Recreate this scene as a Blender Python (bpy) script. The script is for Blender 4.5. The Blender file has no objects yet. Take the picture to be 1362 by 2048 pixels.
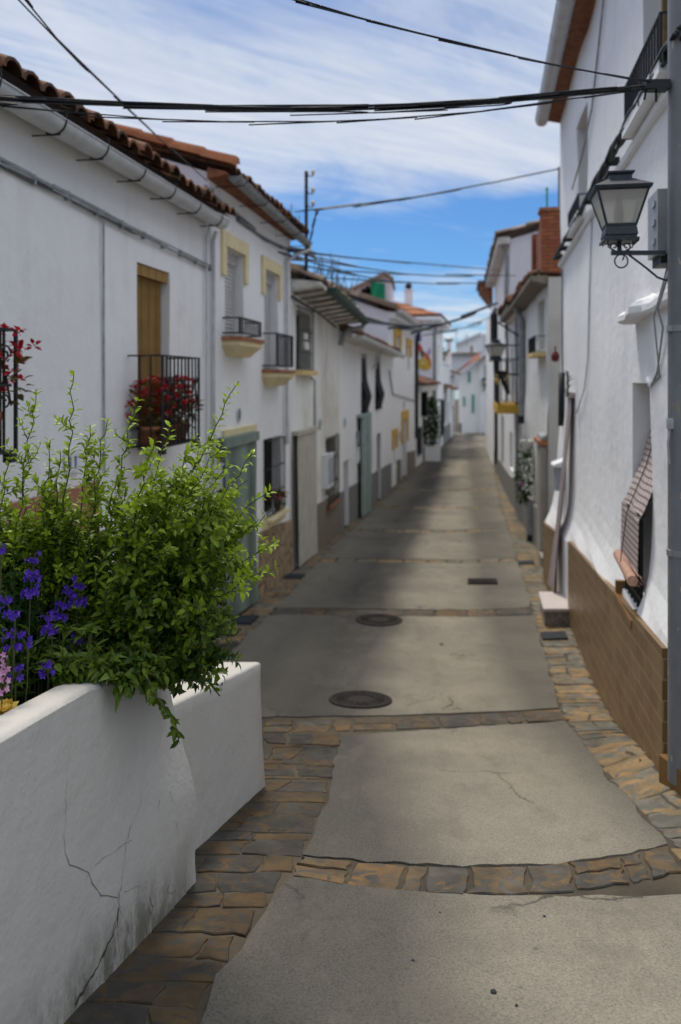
import bpy, math, random
from mathutils import Vector
random.seed(7)
R = math.radians
scene = bpy.context.scene
COL = scene.collection
# ------------------------------------------------------------------ helpers
F, CX, CY = 1600.0, 681.0, 760.0          # surveyed focal length and eye level
OFF = {}                                   # world offset of each thing (parts are stored relative to it)

def pt(px, py, D):
    return Vector(((px-CX)/F*D, D, (CY-py)/F*D))

def empty(name, loc, label, cat, group=None):
    o = bpy.data.objects.new(name, None); COL.objects.link(o)
    o.location = loc; o.empty_display_size = 0.1
    OFF[o.name] = Vector(loc)
    o['label'] = label; o['category'] = cat
    if group: o['group'] = group
    return o

class MB:
    def __init__(s): s.v = []; s.f = []; s.t = []; s.uv = None
    def add(s, vs, fs, tint=None):
        b = len(s.v); s.v.extend([tuple(p) for p in vs])
        for f in fs:
            s.f.append(tuple(i+b for i in f)); s.t.append(tint if tint is not None else 0.5)
    def quad(s, a, b, c, d, tint=None): s.add([a, b, c, d], [(0, 1, 2, 3)], tint)
    def hexa(s, p, tint=None):             # 8 corners: bottom 4, top 4 in order
        s.add(p, [(3,2,1,0), (4,5,6,7), (0,1,5,4), (1,2,6,5), (2,3,7,6), (3,0,4,7)], tint)
    def box(s, c, sx, sy, sz, rz=0, tint=None):
        ca, sa = math.cos(rz), math.sin(rz); P = []
        for z in (-sz/2, sz/2):
            for x, y in ((-1,-1),(1,-1),(1,1),(-1,1)):
                xx, yy = x*sx/2, y*sy/2
                P.append((c[0]+xx*ca-yy*sa, c[1]+xx*sa+yy*ca, c[2]+z))
        s.hexa(P, tint)
    def wbox(s, W, d0, d1, z0, z1, o0, o1, tint=None):
        if W.s > 0: q = [(d0,o0),(d0,o1),(d1,o1),(d1,o0)]
        else: q = [(d0,o1),(d0,o0),(d1,o0),(d1,o1)]
        q = q[::-1]
        s.hexa([W.P(d, z0, o) for d, o in q]+[W.P(d, z1, o) for d, o in q], tint)
    def tube(s, pts, r, n=6, tint=None, cap=True, r2=None):
        pts = [Vector(p) for p in pts]; m = len(pts); b = len(s.v)
        up = Vector((0,0,1)); prev = None
        for i, p in enumerate(pts):
            d = (pts[min(i+1,m-1)]-pts[max(i-1,0)]); d = d.normalized() if d.length > 1e-9 else Vector((0,0,1))
            if prev is None:
                a = d.cross(up) if abs(d.z) < .95 else d.cross(Vector((1,0,0)))
            else: a = prev-d*prev.dot(d)
            a.normalize(); prev = a; c = d.cross(a)
            rr = r if r2 is None else r+(r2-r)*i/(m-1)
            for k in range(n):
                th = 2*math.pi*k/n
                s.v.append(tuple(p+a*(rr*math.cos(th))+c*(rr*math.sin(th))))
        for i in range(m-1):
            for k in range(n):
                k2 = (k+1) % n
                s.f.append((b+i*n+k, b+i*n+k2, b+(i+1)*n+k2, b+(i+1)*n+k)); s.t.append(.5 if tint is None else tint)
        if cap:
            s.f.append(tuple(b+k for k in range(n-1,-1,-1))); s.t.append(.5 if tint is None else tint)
            s.f.append(tuple(b+(m-1)*n+k for k in range(n))); s.t.append(.5 if tint is None else tint)
    def lathe(s, c, prof, n=16, tint=None):
        b = len(s.v)
        for r, z in prof:
            for k in range(n):
                th = 2*math.pi*k/n; s.v.append((c[0]+r*math.cos(th), c[1]+r*math.sin(th), c[2]+z))
        for i in range(len(prof)-1):
            for k in range(n):
                k2 = (k+1) % n
                s.f.append((b+i*n+k, b+i*n+k2, b+(i+1)*n+k2, b+(i+1)*n+k)); s.t.append(.5 if tint is None else tint)
    def leaf(s, p, d, up, L, w, tint=None, curl=.25):
        d = d.normalized(); sd = d.cross(up)
        if sd.length < 1e-4: sd = d.cross(Vector((1,0,.2)))
        sd.normalize(); nn = sd.cross(d)
        q = lambda t, a, h: p+d*(L*t)+sd*(w*a)+nn*(L*h)
        fo = .10
        v = [p, q(.28,.42,fo), q(.62,.40,fo-curl*.3), q(1,0,-curl), q(.62,-.40,fo-curl*.3), q(.28,-.42,fo), q(.48,0,-.02)]
        s.add(v, [(0,1,2,6), (6,2,3), (0,6,4,5), (6,3,4)], tint)

def obj(name, mb, mat, parent=None, smooth=False, label=None):
    off = Vector((0,0,0))
    if parent is not None:
        off = OFF[parent.name]
    elif mb.v:
        xs = [v[0] for v in mb.v]; ys = [v[1] for v in mb.v]; zs = [v[2] for v in mb.v]
        off = Vector(((min(xs)+max(xs))/2, (min(ys)+max(ys))/2, min(zs)))
    me = bpy.data.meshes.new(name)
    me.from_pydata([(v[0]-off.x, v[1]-off.y, v[2]-off.z) for v in mb.v], [], mb.f)
    ca = me.color_attributes.new('tint', 'FLOAT_COLOR', 'CORNER')
    buf = []
    for f, t in zip(mb.f, mb.t):
        c = (t, t, t, 1.0) if not isinstance(t, tuple) else (t[0], t[1], t[2], 1.0)
        buf.extend(c*len(f))
    ca.data.foreach_set('color', buf)
    if mb.uv:
        ul = me.uv_layers.new(name='map'); ub = []
        for f in mb.f:
            for i in f: ub.extend(mb.uv[i])
        ul.data.foreach_set('uv', ub)
    me.materials.append(mat)
    if smooth: me.polygons.foreach_set('use_smooth', [True]*len(me.polygons))
    me.update()
    o = bpy.data.objects.new(name, me); COL.objects.link(o)
    if parent is not None:
        o.parent = parent; OFF[o.name] = off
    else:
        o.location = off; OFF[o.name] = off
    if label: o['label'] = label
    return o

def thing(name, mb, mat, label, cat, group=None, smooth=False):
    o = obj(name, mb, mat, None, smooth); o['label'] = label; o['category'] = cat
    if group: o['group'] = group
    return o

def struct(name, mb, mat, smooth=False, kind='structure', label=None, cat=None):
    o = obj(name, mb, mat, None, smooth); o['kind'] = kind
    if label: o['label'] = label
    if cat: o['category'] = cat
    return o

def hsh(*a):
    x = math.sin(sum(v*k for v, k in zip(a, (12.9898, 78.233, 37.719, 4.581))))*43758.5453
    return x-math.floor(x)
def vnoise(x, y):
    xi, yi = math.floor(x), math.floor(y); fx, fy = x-xi, y-yi
    fx = fx*fx*(3-2*fx); fy = fy*fy*(3-2*fy)
    a, b, c, d = hsh(xi,yi), hsh(xi+1,yi), hsh(xi,yi+1), hsh(xi+1,yi+1)
    return (a*(1-fx)+b*fx)*(1-fy)+(c*(1-fx)+d*fx)*fy
def sstep(a, b, x):
    t = max(0, min(1, (x-a)/(b-a))); return t*t*(3-2*t)

# ------------------------------------------------------------------ materials
def newmat(name):
    m = bpy.data.materials.new(name); m.use_nodes = True
    nt = m.node_tree; b = nt.nodes['Principled BSDF']
    return m, nt, b
def N(nt, t, **kw):
    n = nt.nodes.new(t)
    for k, v in kw.items():
        if k in ('operation','blend_type','data_type','noise_dimensions','feature','attribute_name','layer_name','vector_type','musgrave_type','distance'): setattr(n, k, v)
        else: n.inputs[k].default_value = v
    return n
def pos(nt, scale=(1,1,1), rot=(0,0,0)):
    g = nt.nodes.new('ShaderNodeNewGeometry'); mp = nt.nodes.new('ShaderNodeMapping')
    mp.inputs['Scale'].default_value = scale; mp.inputs['Rotation'].default_value = rot
    nt.links.new(g.outputs['Position'], mp.inputs['Vector']); return mp.outputs[0]
def noise(nt, vec, scale, detail=4, rough=.55, dist=0):
    n = nt.nodes.new('ShaderNodeTexNoise'); n.inputs['Scale'].default_value = scale
    n.inputs['Detail'].default_value = detail; n.inputs['Roughness'].default_value = rough; n.inputs['Distortion'].default_value = dist
    nt.links.new(vec, n.inputs['Vector']); return n.outputs['Fac']
def ramp(nt, fac, stops):
    r = nt.nodes.new('ShaderNodeValToRGB'); e = r.color_ramp.elements
    while len(e) < len(stops): e.new(.5)
    for el, (p, c) in zip(e, stops):
        el.position = p; el.color = (c, c, c, 1) if not isinstance(c, tuple) else (c[0], c[1], c[2], 1)
    nt.links.new(fac, r.inputs['Fac']); return r.outputs['Color']
def mix(nt, fac, a, b, bt='MIX'):
    n = nt.nodes.new('ShaderNodeMix'); n.data_type = 'RGBA'; n.blend_type = bt
    for sock, val in ((n.inputs['Factor'], fac), (n.inputs[6], a), (n.inputs[7], b)):
        if hasattr(val, 'is_linked'): nt.links.new(val, sock)
        elif isinstance(val, (int, float)): sock.default_value = val
        else: sock.default_value = (val[0], val[1], val[2], 1)
    return n.outputs[2]
def math_(nt, op, a, b=0.5):
    n = nt.nodes.new('ShaderNodeMath'); n.operation = op
    for i, val in enumerate((a, b)):
        if hasattr(val, 'is_linked'): nt.links.new(val, n.inputs[i])
        else: n.inputs[i].default_value = val
    return n.outputs[0]
def bump(nt, b, h, strength=.3, dist=.01):
    n = nt.nodes.new('ShaderNodeBump'); n.inputs['Strength'].default_value = strength; n.inputs['Distance'].default_value = dist
    nt.links.new(h, n.inputs['Height']); nt.links.new(n.outputs[0], b.inputs['Normal'])
def tintn(nt):
    a = nt.nodes.new('ShaderNodeAttribute'); a.attribute_name = 'tint'; return a
def spec(b, v):
    b.inputs['Specular IOR Level'].default_value = v

def simple(name, c, rough=.6, var=.25, scale=6, metal=0, bmp=0, sp=.4):
    m, nt, b = newmat(name); p = pos(nt)
    n = noise(nt, p, scale, 5)
    d = tuple(x*(1-var) for x in c); l = tuple(min(1, x*(1+var*.6)) for x in c)
    nt.links.new(ramp(nt, n, [(.3, d), (.7, l)]), b.inputs['Base Color'])
    b.inputs['Roughness'].default_value = rough; b.inputs['Metallic'].default_value = metal; spec(b, sp)
    if bmp: bump(nt, b, noise(nt, p, scale*6, 4), bmp, .004)
    return m

def plaster(name, c=(.80,.80,.80), dirt=.25, grime=(.42,.40,.35), bs=.35, patch=None, fine=90):
    m, nt, b = newmat(name); p = pos(nt)
    big = noise(nt, p, .7, 5, .6); mid = noise(nt, p, 3.5, 6, .65)
    st = noise(nt, pos(nt, (5,5,.35)), 1.0, 5, .6)
    col = mix(nt, ramp(nt, big, [(.32, 0), (.72, .5)]), c, tuple(x*.88 for x in c))
    col = mix(nt, math_(nt, 'MULTIPLY', ramp(nt, math_(nt, 'MULTIPLY', st, mid), [(.24, 0), (.5, 1.0)]), dirt), col, grime)
    if patch:
        pn = noise(nt, pos(nt, (1,1,.45)), 1.4, 5, .65)
        col = mix(nt, ramp(nt, pn, [(.50, 0), (.66, .8)]), col, patch)
    # rain splash: per face tint darkens low courses
    t = tintn(nt).outputs['Fac']
    gm = math_(nt, 'MULTIPLY', ramp(nt, t, [(.5, 0), (1.0, 1.0)]), ramp(nt, noise(nt, pos(nt, (1,1,.5)), 9, 5, .7), [(.36, 0), (.56, 1)]))
    col = mix(nt, gm, col, (.16,.15,.115))
    nt.links.new(col, b.inputs['Base Color']); b.inputs['Roughness'].default_value = .9; spec(b, .15)
    h = math_(nt, 'ADD', math_(nt, 'MULTIPLY', noise(nt, p, fine, 4, .6), .35), math_(nt, 'MULTIPLY', noise(nt, p, 7, 5, .6), 2.2))
    bump(nt, b, h, bs, .012)
    return m

M = {}
M['plaster'] = plaster('white_plaster', (.85,.842,.83), .26)
M['plaster_r'] = plaster('limewash_plaster', (.85,.85,.85), .22, bs=.4)
M['plaster_old'] = plaster('stained_plaster', (.80,.785,.74), .55, patch=(.58,.53,.43))
M['plaster_grey'] = plaster('weathered_plaster', (.76,.75,.72), .7, grime=(.38,.37,.34), patch=(.54,.53,.49))
M['plaster_shade'] = plaster('shade_lilac_plaster', (.76,.75,.79), .2)  # copy of the white plaster with a shade tint put into its colour
M['planter'] = plaster('planter_plaster', (.50,.47,.42), .36, grime=(.42,.40,.33), bs=.42, fine=60)  # white render darkened: lens falloff and shade put into the colour
M['grey_plinth'] = plaster('grey_cement', (.22,.215,.20), .5, grime=(.12,.115,.10))
M['brown_plinth'] = plaster('brown_cement', (.23,.195,.145), .5, grime=(.13,.10,.07))
M['yellow'] = simple('ochre_paint', (.68,.50,.20), .8, .15)
M['cream'] = simple('cream_paint', (.74,.62,.36), .85, .12)
M['yellow_deep'] = simple('mustard_paint', (.62,.36,.05), .8, .15)
M['iron'] = simple('black_iron', (.012,.013,.014), .5, .3, 30)
M['lamp_iron'] = simple('grey_iron', (.035,.042,.052), .5, .3, 30)
M['pvc'] = simple('grey_white_pvc', (.55,.56,.56), .4, .15, 8)
M['zinc'] = simple('zinc', (.30,.31,.31), .5, .3, 8, .4)
M['greenmetal'] = simple('green_paint', (.012,.055,.035), .5, .4, 9)
M['tan_tile'] = simple('terracotta', (.33,.13,.06), .75, .45, 9, bmp=.3)
M['soffit'] = simple('brick_soffit', (.24,.095,.045), .85, .45, 10)
M['soffit_grey'] = simple('whitewashed_soffit', (.66,.63,.57), .9, .35, 7)
M['beam'] = simple('old_beam', (.20,.17,.13), .85, .4, 12)
M['dark'] = simple('dark_interior', (.012,.012,.013), .7, .3, 5, 0, 0, .08)
M['darkwood'] = simple('dark_window_wood', (.045,.032,.02), .6, .3, 12, 0, 0, .2)
M['shutter'] = simple('white_shutter', (.62,.62,.60), .6, .12, 6)
M['cable'] = simple('black_cable', (.012,.013,.014), .6, .2, 20)
M['greycable'] = simple('painted_cable', (.36,.37,.38), .7, .3, 14)
M['darkcable'] = simple('dark_grey_cable', (.10,.11,.12), .7, .3, 14)
M['white'] = simple('white_enamel', (.74,.75,.76), .5, .1, 9)
M['greybox'] = simple('grey_plastic', (.30,.31,.32), .5, .15, 9)
M['bluebox'] = simple('pale_blue_plastic', (.42,.52,.62), .5, .15, 9)
M['mailgrey'] = simple('mailbox_grey', (.34,.37,.41), .4, .15, 8)
M['pole'] = simple('galvanised_pole', (.20,.21,.22), .55, .35, 14, .3, .2)
M['reed'] = None
M['teal'] = simple('teal_paint', (.10,.33,.31), .6, .2, 8)
M['granite'] = simple('granite', (.52,.46,.42), .7, .35, 120, bmp=.3)
M['granite_dark'] = simple('rough_granite', (.25,.22,.18), .9, .5, 30, bmp=.6)
M['iron_cover'] = simple('cast_iron_cover', (.036,.031,.028), .9, .35, 40, 0, .3, .08)
M['slate_cover'] = simple('slate_cover', (.040,.042,.046), .85, .35, 20, 0, .3, .1)
M['soil'] = simple('soil', (.035,.022,.013), .95, .6, 40, bmp=.8)
M['bark'] = simple('stem_bark', (.075,.085,.03), .8, .4, 40)
M['drystem'] = simple('dry_stem', (.13,.12,.10), .9, .4, 40)
M['woodroll'] = simple('wooden_slat_roll', (.42,.24,.17), .7, .3, 30)
M['cloth_green'] = simple('green_cloth', (.01,.28,.14), .8, .25, 10)
M['blue'] = simple('blue_paint', (.02,.05,.28), .7, .2, 10)
M['red'] = simple('red_plastic', (.13,.012,.014), .7, .2, 10)
M['digit'] = simple('blue_glaze', (.05,.12,.32), .3, .2, 10)
M['plaque'] = simple('green_glaze', (.03,.14,.10), .3, .5, 60)
M['glass'] = simple('window_glass', (.022,.024,.027), .15, .2, 3, 0, 0, .25)
M['woodbeige'] = simple('varnished_wood', (.28,.19,.08), .6, .3, 12)
M['bulb'] = simple('bulb_white', (.30,.27,.22), .5, .1, 8)
for k, c in (('mural_orange',(.50,.12,.02)), ('mural_yellow',(.62,.38,.03)), ('mural_red',(.50,.06,.05)), ('mural_lilac',(.42,.26,.50)), ('mural_lime',(.42,.42,.10)), ('mural_black',(.015,.02,.03)), ('mural_sky',(.25,.42,.60))):
    M[k] = simple(k, c, .85, .15, 6)

def tile_mat(name, c1, c2, lich=.5):
    m, nt, b = newmat(name); p = pos(nt); t = tintn(nt).outputs['Fac']
    col = ramp(nt, t, [(0, tuple(x*.55 for x in c1)), (.5, c1), (1, c2)])
    col = mix(nt, ramp(nt, noise(nt, p, 5, 6, .7), [(.42, 0), (.62, lich)]), col, (.055,.045,.035))
    col = mix(nt, ramp(nt, noise(nt, p, 14, 5, .7), [(.60, 0), (.70, lich*.8)]), col, (.22,.15,.03))
    nt.links.new(col, b.inputs['Base Color']); b.inputs['Roughness'].default_value = .9; spec(b, .2)
    bump(nt, b, noise(nt, p, 60, 5), .5, .006); return m
M['tiles'] = tile_mat('old_roof_tiles', (.20,.085,.045), (.33,.16,.09), .9)
M['tiles_new'] = tile_mat('orange_roof_tiles', (.38,.13,.055), (.46,.20,.10), .25)
M['tiles_pale'] = tile_mat('pale_lichen_tiles', (.34,.25,.18), (.42,.34,.26), .5)

def brickmat(name, c1, c2, mort, bw, bh, ms, rough=.85, rotx=True, offset=.5, angle=0, sp=.2, bstr=.4):
    m, nt, b = newmat(name)
    g = nt.nodes.new('ShaderNodeNewGeometry'); sx = nt.nodes.new('ShaderNodeSeparateXYZ'); cb = nt.nodes.new('ShaderNodeCombineXYZ')
    nt.links.new(g.outputs['Position'], sx.inputs[0])
    # course runs along the street for faces looking across it, along x for faces looking down it
    nx = nt.nodes.new('ShaderNodeSeparateXYZ'); nt.links.new(g.outputs['True Normal'], nx.inputs[0])
    sel = math_(nt, 'GREATER_THAN', math_(nt, 'ABSOLUTE', nx.outputs[0]), .7)
    u = math_(nt, 'ADD', math_(nt, 'MULTIPLY', sel, sx.outputs[1]), math_(nt, 'MULTIPLY', math_(nt, 'SUBTRACT', 1.0, sel), sx.outputs[0]))
    zz = sx.outputs[2]
    if angle: zz = math_(nt, 'ADD', zz, math_(nt, 'MULTIPLY', sx.outputs[1], angle))
    nt.links.new(u, cb.inputs[0]); nt.links.new(zz, cb.inputs[1])
    br = nt.nodes.new('ShaderNodeTexBrick'); nt.links.new(cb.outputs[0], br.inputs['Vector'])
    br.inputs['Scale'].default_value = 1; br.inputs['Brick Width'].default_value = bw; br.inputs['Row Height'].default_value = bh
    br.inputs['Mortar Size'].default_value = ms; br.inputs['Color1'].default_value = (*c1,1); br.inputs['Color2'].default_value = (*c2,1); br.inputs['Mortar'].default_value = (*mort,1)
    br.offset = offset
    p = pos(nt)
    col = mix(nt, .55, br.outputs['Color'], ramp(nt, noise(nt, p, 3, 6, .7), [(.3, .55), (.7, 1.0)]), 'MULTIPLY')
    nt.links.new(col, b.inputs['Base Color']); b.inputs['Roughness'].default_value = rough; spec(b, sp)
    bump(nt, b, math_(nt, 'SUBTRACT', math_(nt, 'MULTIPLY', noise(nt, p, 12, 3), .5), br.outputs['Fac']), bstr, .004)
    return m
M['brick'] = brickmat('red_brick', (.30,.075,.03), (.38,.12,.05), (.10,.075,.06), .24, .065, .010)
M['plinth_tile'] = brickmat('brown_glazed_tile', (.185,.108,.042), (.245,.150,.068), (.36,.27,.16), .26, .110, .004, .42, angle=.06, sp=.35, bstr=.15)
M['terracotta_plinth'] = simple('terracotta_facing', (.36,.15,.10), .8, .25, 6)
M['step_tile'] = simple('brown_sill_tile', (.20,.10,.03), .4, .3, 6)

def stone_mat(name, k_=1.0, warm=(1,1,1)):
    m, nt, b = newmat(name); p = pos(nt); t = tintn(nt)
    n = noise(nt, p, 8.5, 7, .68, 1.0)
    slate = ramp(nt, noise(nt, p, 9, 5), [(.3, (.062,.060,.056)), (.7, (.118,.112,.102))])
    ochre = ramp(nt, noise(nt, pos(nt, (1,1,1)), 7, 6, .65), [(.22, (.060,.050,.038)), (.42, (.112,.088,.060)), (.58, (.165,.112,.062)), (.78, (.255,.145,.062))])
    k = math_(nt, 'ADD', t.outputs['Fac'], math_(nt, 'MULTIPLY', math_(nt, 'SUBTRACT', n, .5), 2.6))
    col = mix(nt, ramp(nt, k, [(.42, 0), (.58, 1)]), slate, ochre)
    col = mix(nt, .8, col, ramp(nt, noise(nt, p, 2.2, 5, .7), [(.3, .40), (.7, 1.05)]), 'MULTIPLY')
    col = mix(nt, 1.0, col, tuple(k_*w_ for w_ in warm), 'MULTIPLY')
    nt.links.new(col, b.inputs['Base Color']); b.inputs['Roughness'].default_value = .85; spec(b, .14)
    w = math_(nt, 'ADD', noise(nt, p, 18, 6, .65, 1.5), math_(nt, 'MULTIPLY', noise(nt, p, 120, 3), .25))
    bump(nt, b, w, .5, .010); return m
M['flag'] = stone_mat('shaded_slate_flagstone', .66, (1.0,.96,.88))  # left paving copy, darkened in colour for planter shade and lens falloff
M['flag_mid'] = stone_mat('worn_flagstone', 1.05, (1.02,.97,.88))
M['flag_light'] = stone_mat('lit_sandy_flagstone', 1.85, (1.04,1.0,.86))  # brighter copy of the same stone, for paving outside that shade
def rubble_mat(name):
    m, nt, b = newmat(name); p = pos(nt)
    vo = nt.nodes.new('ShaderNodeTexVoronoi'); vo.feature = 'DISTANCE_TO_EDGE'; vo.inputs['Scale'].default_value = 4.2; nt.links.new(p, vo.inputs['Vector'])
    v2 = nt.nodes.new('ShaderNodeTexVoronoi'); v2.inputs['Scale'].default_value = 4.2; nt.links.new(p, v2.inputs['Vector'])
    col = mix(nt, ramp(nt, v2.outputs['Color'], [(0, .3), (1, .9)]), (.25,.17,.095), (.40,.29,.17))
    col = mix(nt, ramp(nt, vo.outputs['Distance'], [(.02, 1), (.06, 0)]), col, (.11,.078,.045))
    nt.links.new(col, b.inputs['Base Color']); b.inputs['Roughness'].default_value = .8
    bump(nt, b, vo.outputs['Distance'], .6, .03); return m
M['rubble'] = rubble_mat('stone_cladding')
def mortar_mat():
    m, nt, b = newmat('ground_mortar'); p = pos(nt)
    col = ramp(nt, noise(nt, p, 3, 6, .65), [(.3, (.042,.035,.025)), (.7, (.100,.079,.052))])
    nt.links.new(col, b.inputs['Base Color']); b.inputs['Roughness'].default_value = .9; spec(b, .2)
    bump(nt, b, noise(nt, p, 50, 6, .7), .6, .01); return m
M['mortar'] = mortar_mat()
def road_mat():
    m, nt, b = newmat('road_concrete'); p = pos(nt)
    uv = nt.nodes.new('ShaderNodeUVMap'); sx = nt.nodes.new('ShaderNodeSeparateXYZ'); nt.links.new(uv.outputs[0], sx.inputs[0])
    wob = math_(nt, 'MULTIPLY', math_(nt, 'SUBTRACT', noise(nt, p, .55, 3, .5), .5), .16)
    t = math_(nt, 'ADD', sx.outputs[0], wob)
    base = ramp(nt, noise(nt, p, 1.1, 7, .66), [(.28, (.175,.158,.122)), (.72, (.28,.248,.19))])
    # tyre-worn, oil-darkened wheel tracks
    tr = ramp(nt, t, [(.0, .30), (.13, .60), (.23, .97), (.34, .97), (.45, .18), (.60, .02), (.68, .20), (.76, .72), (.86, .66), (1, .35)])
    patchy = ramp(nt, noise(nt, p, .38, 4, .6), [(.30, .78), (.62, 1)])
    col = mix(nt, math_(nt, 'MULTIPLY', tr, patchy), base, (.058,.055,.050))
    fine = noise(nt, p, 120, 4, .7)
    col = mix(nt, .9, col, ramp(nt, fine, [(.28, .45), (.5, 1.0), (.72, 1.35)]), 'MULTIPLY')
    sp_ = nt.nodes.new('ShaderNodeTexVoronoi'); sp_.inputs['Scale'].default_value = 9; nt.links.new(p, sp_.inputs['Vector'])
    dots = math_(nt, 'MULTIPLY', ramp(nt, sp_.outputs['Distance'], [(.07, 1), (.13, 0)]), ramp(nt, noise(nt, p, 2.3, 3), [(.62, 0), (.66, 1)]))
    col = mix(nt, math_(nt, 'MULTIPLY', dots, .6), col, (.05,.05,.048))
    blot = ramp(nt, noise(nt, pos(nt, (1.6,.9,1)), 2.6, 7, .75), [(.50, 0), (.72, .7)])
    col = mix(nt, blot, col, (.13,.115,.09))
    wv = nt.nodes.new('ShaderNodeVectorMath'); wv.operation = 'ADD'
    nz_ = nt.nodes.new('ShaderNodeTexNoise'); nz_.inputs['Scale'].default_value = 3.0; nz_.inputs['Detail'].default_value = 6; nt.links.new(p, nz_.inputs['Vector'])
    sc_ = nt.nodes.new('ShaderNodeVectorMath'); sc_.operation = 'SCALE'; sc_.inputs['Scale'].default_value = .55; nt.links.new(nz_.outputs['Color'], sc_.inputs[0])
    nt.links.new(p, wv.inputs[0]); nt.links.new(sc_.outputs[0], wv.inputs[1])
    vc = nt.nodes.new('ShaderNodeTexVoronoi'); vc.feature = 'DISTANCE_TO_EDGE'; vc.inputs['Scale'].default_value = .62; nt.links.new(wv.outputs[0], vc.inputs['Vector'])
    ck = math_(nt, 'MULTIPLY', ramp(nt, vc.outputs['Distance'], [(.0, 1), (.010, 0)]), ramp(nt, noise(nt, p, .9, 3), [(.50, 0), (.60, .8)]))
    col = mix(nt, ck, col, (.035,.032,.028))
    nt.links.new(col, b.inputs['Base Color']); b.inputs['Roughness'].default_value = .92; spec(b, .10)
    h = math_(nt, 'ADD', noise(nt, p, 150, 4, .7), math_(nt, 'MULTIPLY', noise(nt, p, 14, 5, .6), 1.3))
    bump(nt, b, h, .55, .006); return m
M['road'] = road_mat()

def stripes(name, c1, c2, period, axis='z', rough=.7, width=.5, amp=.4, second=None):
    m, nt, b = newmat(name)
    g = nt.nodes.new('ShaderNodeNewGeometry'); sx = nt.nodes.new('ShaderNodeSeparateXYZ'); nt.links.new(g.outputs['Position'], sx.inputs[0])
    def band(ax, per, w):
        s = sx.outputs[{'x':0,'y':1,'z':2}[ax]]
        fr = math_(nt, 'FRACT', math_(nt, 'DIVIDE', s, per)); return ramp(nt, fr, [(w-.08, 0), (w+.08, 1)])
    f = band(axis, period, width)
    col = mix(nt, f, c1, c2)
    if second:
        col = mix(nt, band(second[0], second[1], second[2]), col, second[3])
    col = mix(nt, .5, col, ramp(nt, noise(nt, pos(nt), 5, 5), [(.3, .6), (.7, 1.05)]), 'MULTIPLY')
    nt.links.new(col, b.inputs['Base Color']); b.inputs['Roughness'].default_value = rough; spec(b, .3)
    bump(nt, b, f, amp, .006); return m
M['reed'] = stripes('reed_blind', (.40,.24,.07), (.26,.14,.035), .022, 'z', .7, .7, .5, ('y', .16, .9, (.14,.08,.02)))
M['slats'] = stripes('roller_slats', (.60,.60,.58), (.36,.36,.35), .045, 'z', .5, .78)
M['strip_green'] = stripes('green_strips', (.25,.325,.275), (.07,.10,.08), .068, 'y', .6, .72, .4)
M['strip_pale'] = stripes('pale_green_cloth', (.34,.42,.38), (.25,.32,.29), .09, 'y', .8, .6, .4)
M['slat_cream'] = stripes('cream_roller_curtain', (.56,.52,.43), (.40,.37,.30), .05, 'z', .7, .8, .5)
M['check'] = stripes('checked_blind', (.56,.49,.46), (.20,.13,.12), .040, 'z', .7, .74, .3, ('y', .058, .80, (.17,.11,.10)))
M['curtain'] = stripes('checked_curtain', (.50,.42,.41), (.36,.28,.28), .045, 'z', .85, .6, .1, ('y', .05, .7, (.33,.25,.25)))

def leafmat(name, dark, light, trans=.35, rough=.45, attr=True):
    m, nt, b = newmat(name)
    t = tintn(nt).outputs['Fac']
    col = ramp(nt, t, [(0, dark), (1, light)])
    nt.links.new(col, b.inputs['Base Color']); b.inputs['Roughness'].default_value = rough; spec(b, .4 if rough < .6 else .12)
    tr = nt.nodes.new('ShaderNodeBsdfTranslucent'); nt.links.new(col, tr.inputs['Color'])
    mx = nt.nodes.new('ShaderNodeMixShader'); mx.inputs[0].default_value = trans
    out = nt.nodes['Material Output']
    nt.links.new(b.outputs[0], mx.inputs[1]); nt.links.new(tr.outputs[0], mx.inputs[2]); nt.links.new(mx.outputs[0], out.inputs['Surface'])
    return m
M['leaf'] = leafmat('shrub_leaf', (.016,.052,.005), (.34,.47,.018))
M['leaf_low'] = leafmat('border_leaf', (.03,.075,.008), (.16,.24,.022))
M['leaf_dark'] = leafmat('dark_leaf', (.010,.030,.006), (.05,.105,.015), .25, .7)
M['leaf_red'] = leafmat('bronze_leaf', (.05,.03,.01), (.16,.13,.02))
M['petal_red'] = leafmat('red_petal', (.20,.004,.008), (.70,.02,.03), .3)
M['petal_purple'] = leafmat('violet_petal', (.035,.010,.24), (.13,.045,.50), .2)
M['petal_pink'] = leafmat('pink_petal', (.55,.20,.42), (.80,.48,.68), .3)
M['petal_yellow'] = leafmat('yellow_petal', (.62,.38,.03), (.85,.70,.22), .3)
def glassmat():
    m, nt, b = newmat('frosted_lantern_glass')
    p = pos(nt)
    nt.links.new(ramp(nt, noise(nt, p, 14, 5), [(.3, (.80,.77,.68)), (.7, (.92,.89,.80))]), b.inputs['Base Color'])
    b.inputs['Roughness'].default_value = .25
    b.inputs['Transmission Weight'].default_value = .0
    tr = nt.nodes.new('ShaderNodeBsdfTranslucent'); tr.inputs['Color'].default_value = (.95,.92,.84,1)
    tp = nt.nodes.new('ShaderNodeBsdfTransparent'); tp.inputs['Color'].default_value = (.9,.9,.86,1)
    m1 = nt.nodes.new('ShaderNodeMixShader'); m1.inputs[0].default_value = .6
    m2 = nt.nodes.new('ShaderNodeMixShader'); m2.inputs[0].default_value = .22
    nt.links.new(b.outputs[0], m1.inputs[1]); nt.links.new(tr.outputs[0], m1.inputs[2])
    nt.links.new(m1.outputs[0], m2.inputs[1]); nt.links.new(tp.outputs[0], m2.inputs[2])
    nt.links.new(m2.outputs[0], nt.nodes['Material Output'].inputs['Surface']); return m
M['lantern_glass'] = glassmat()

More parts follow.
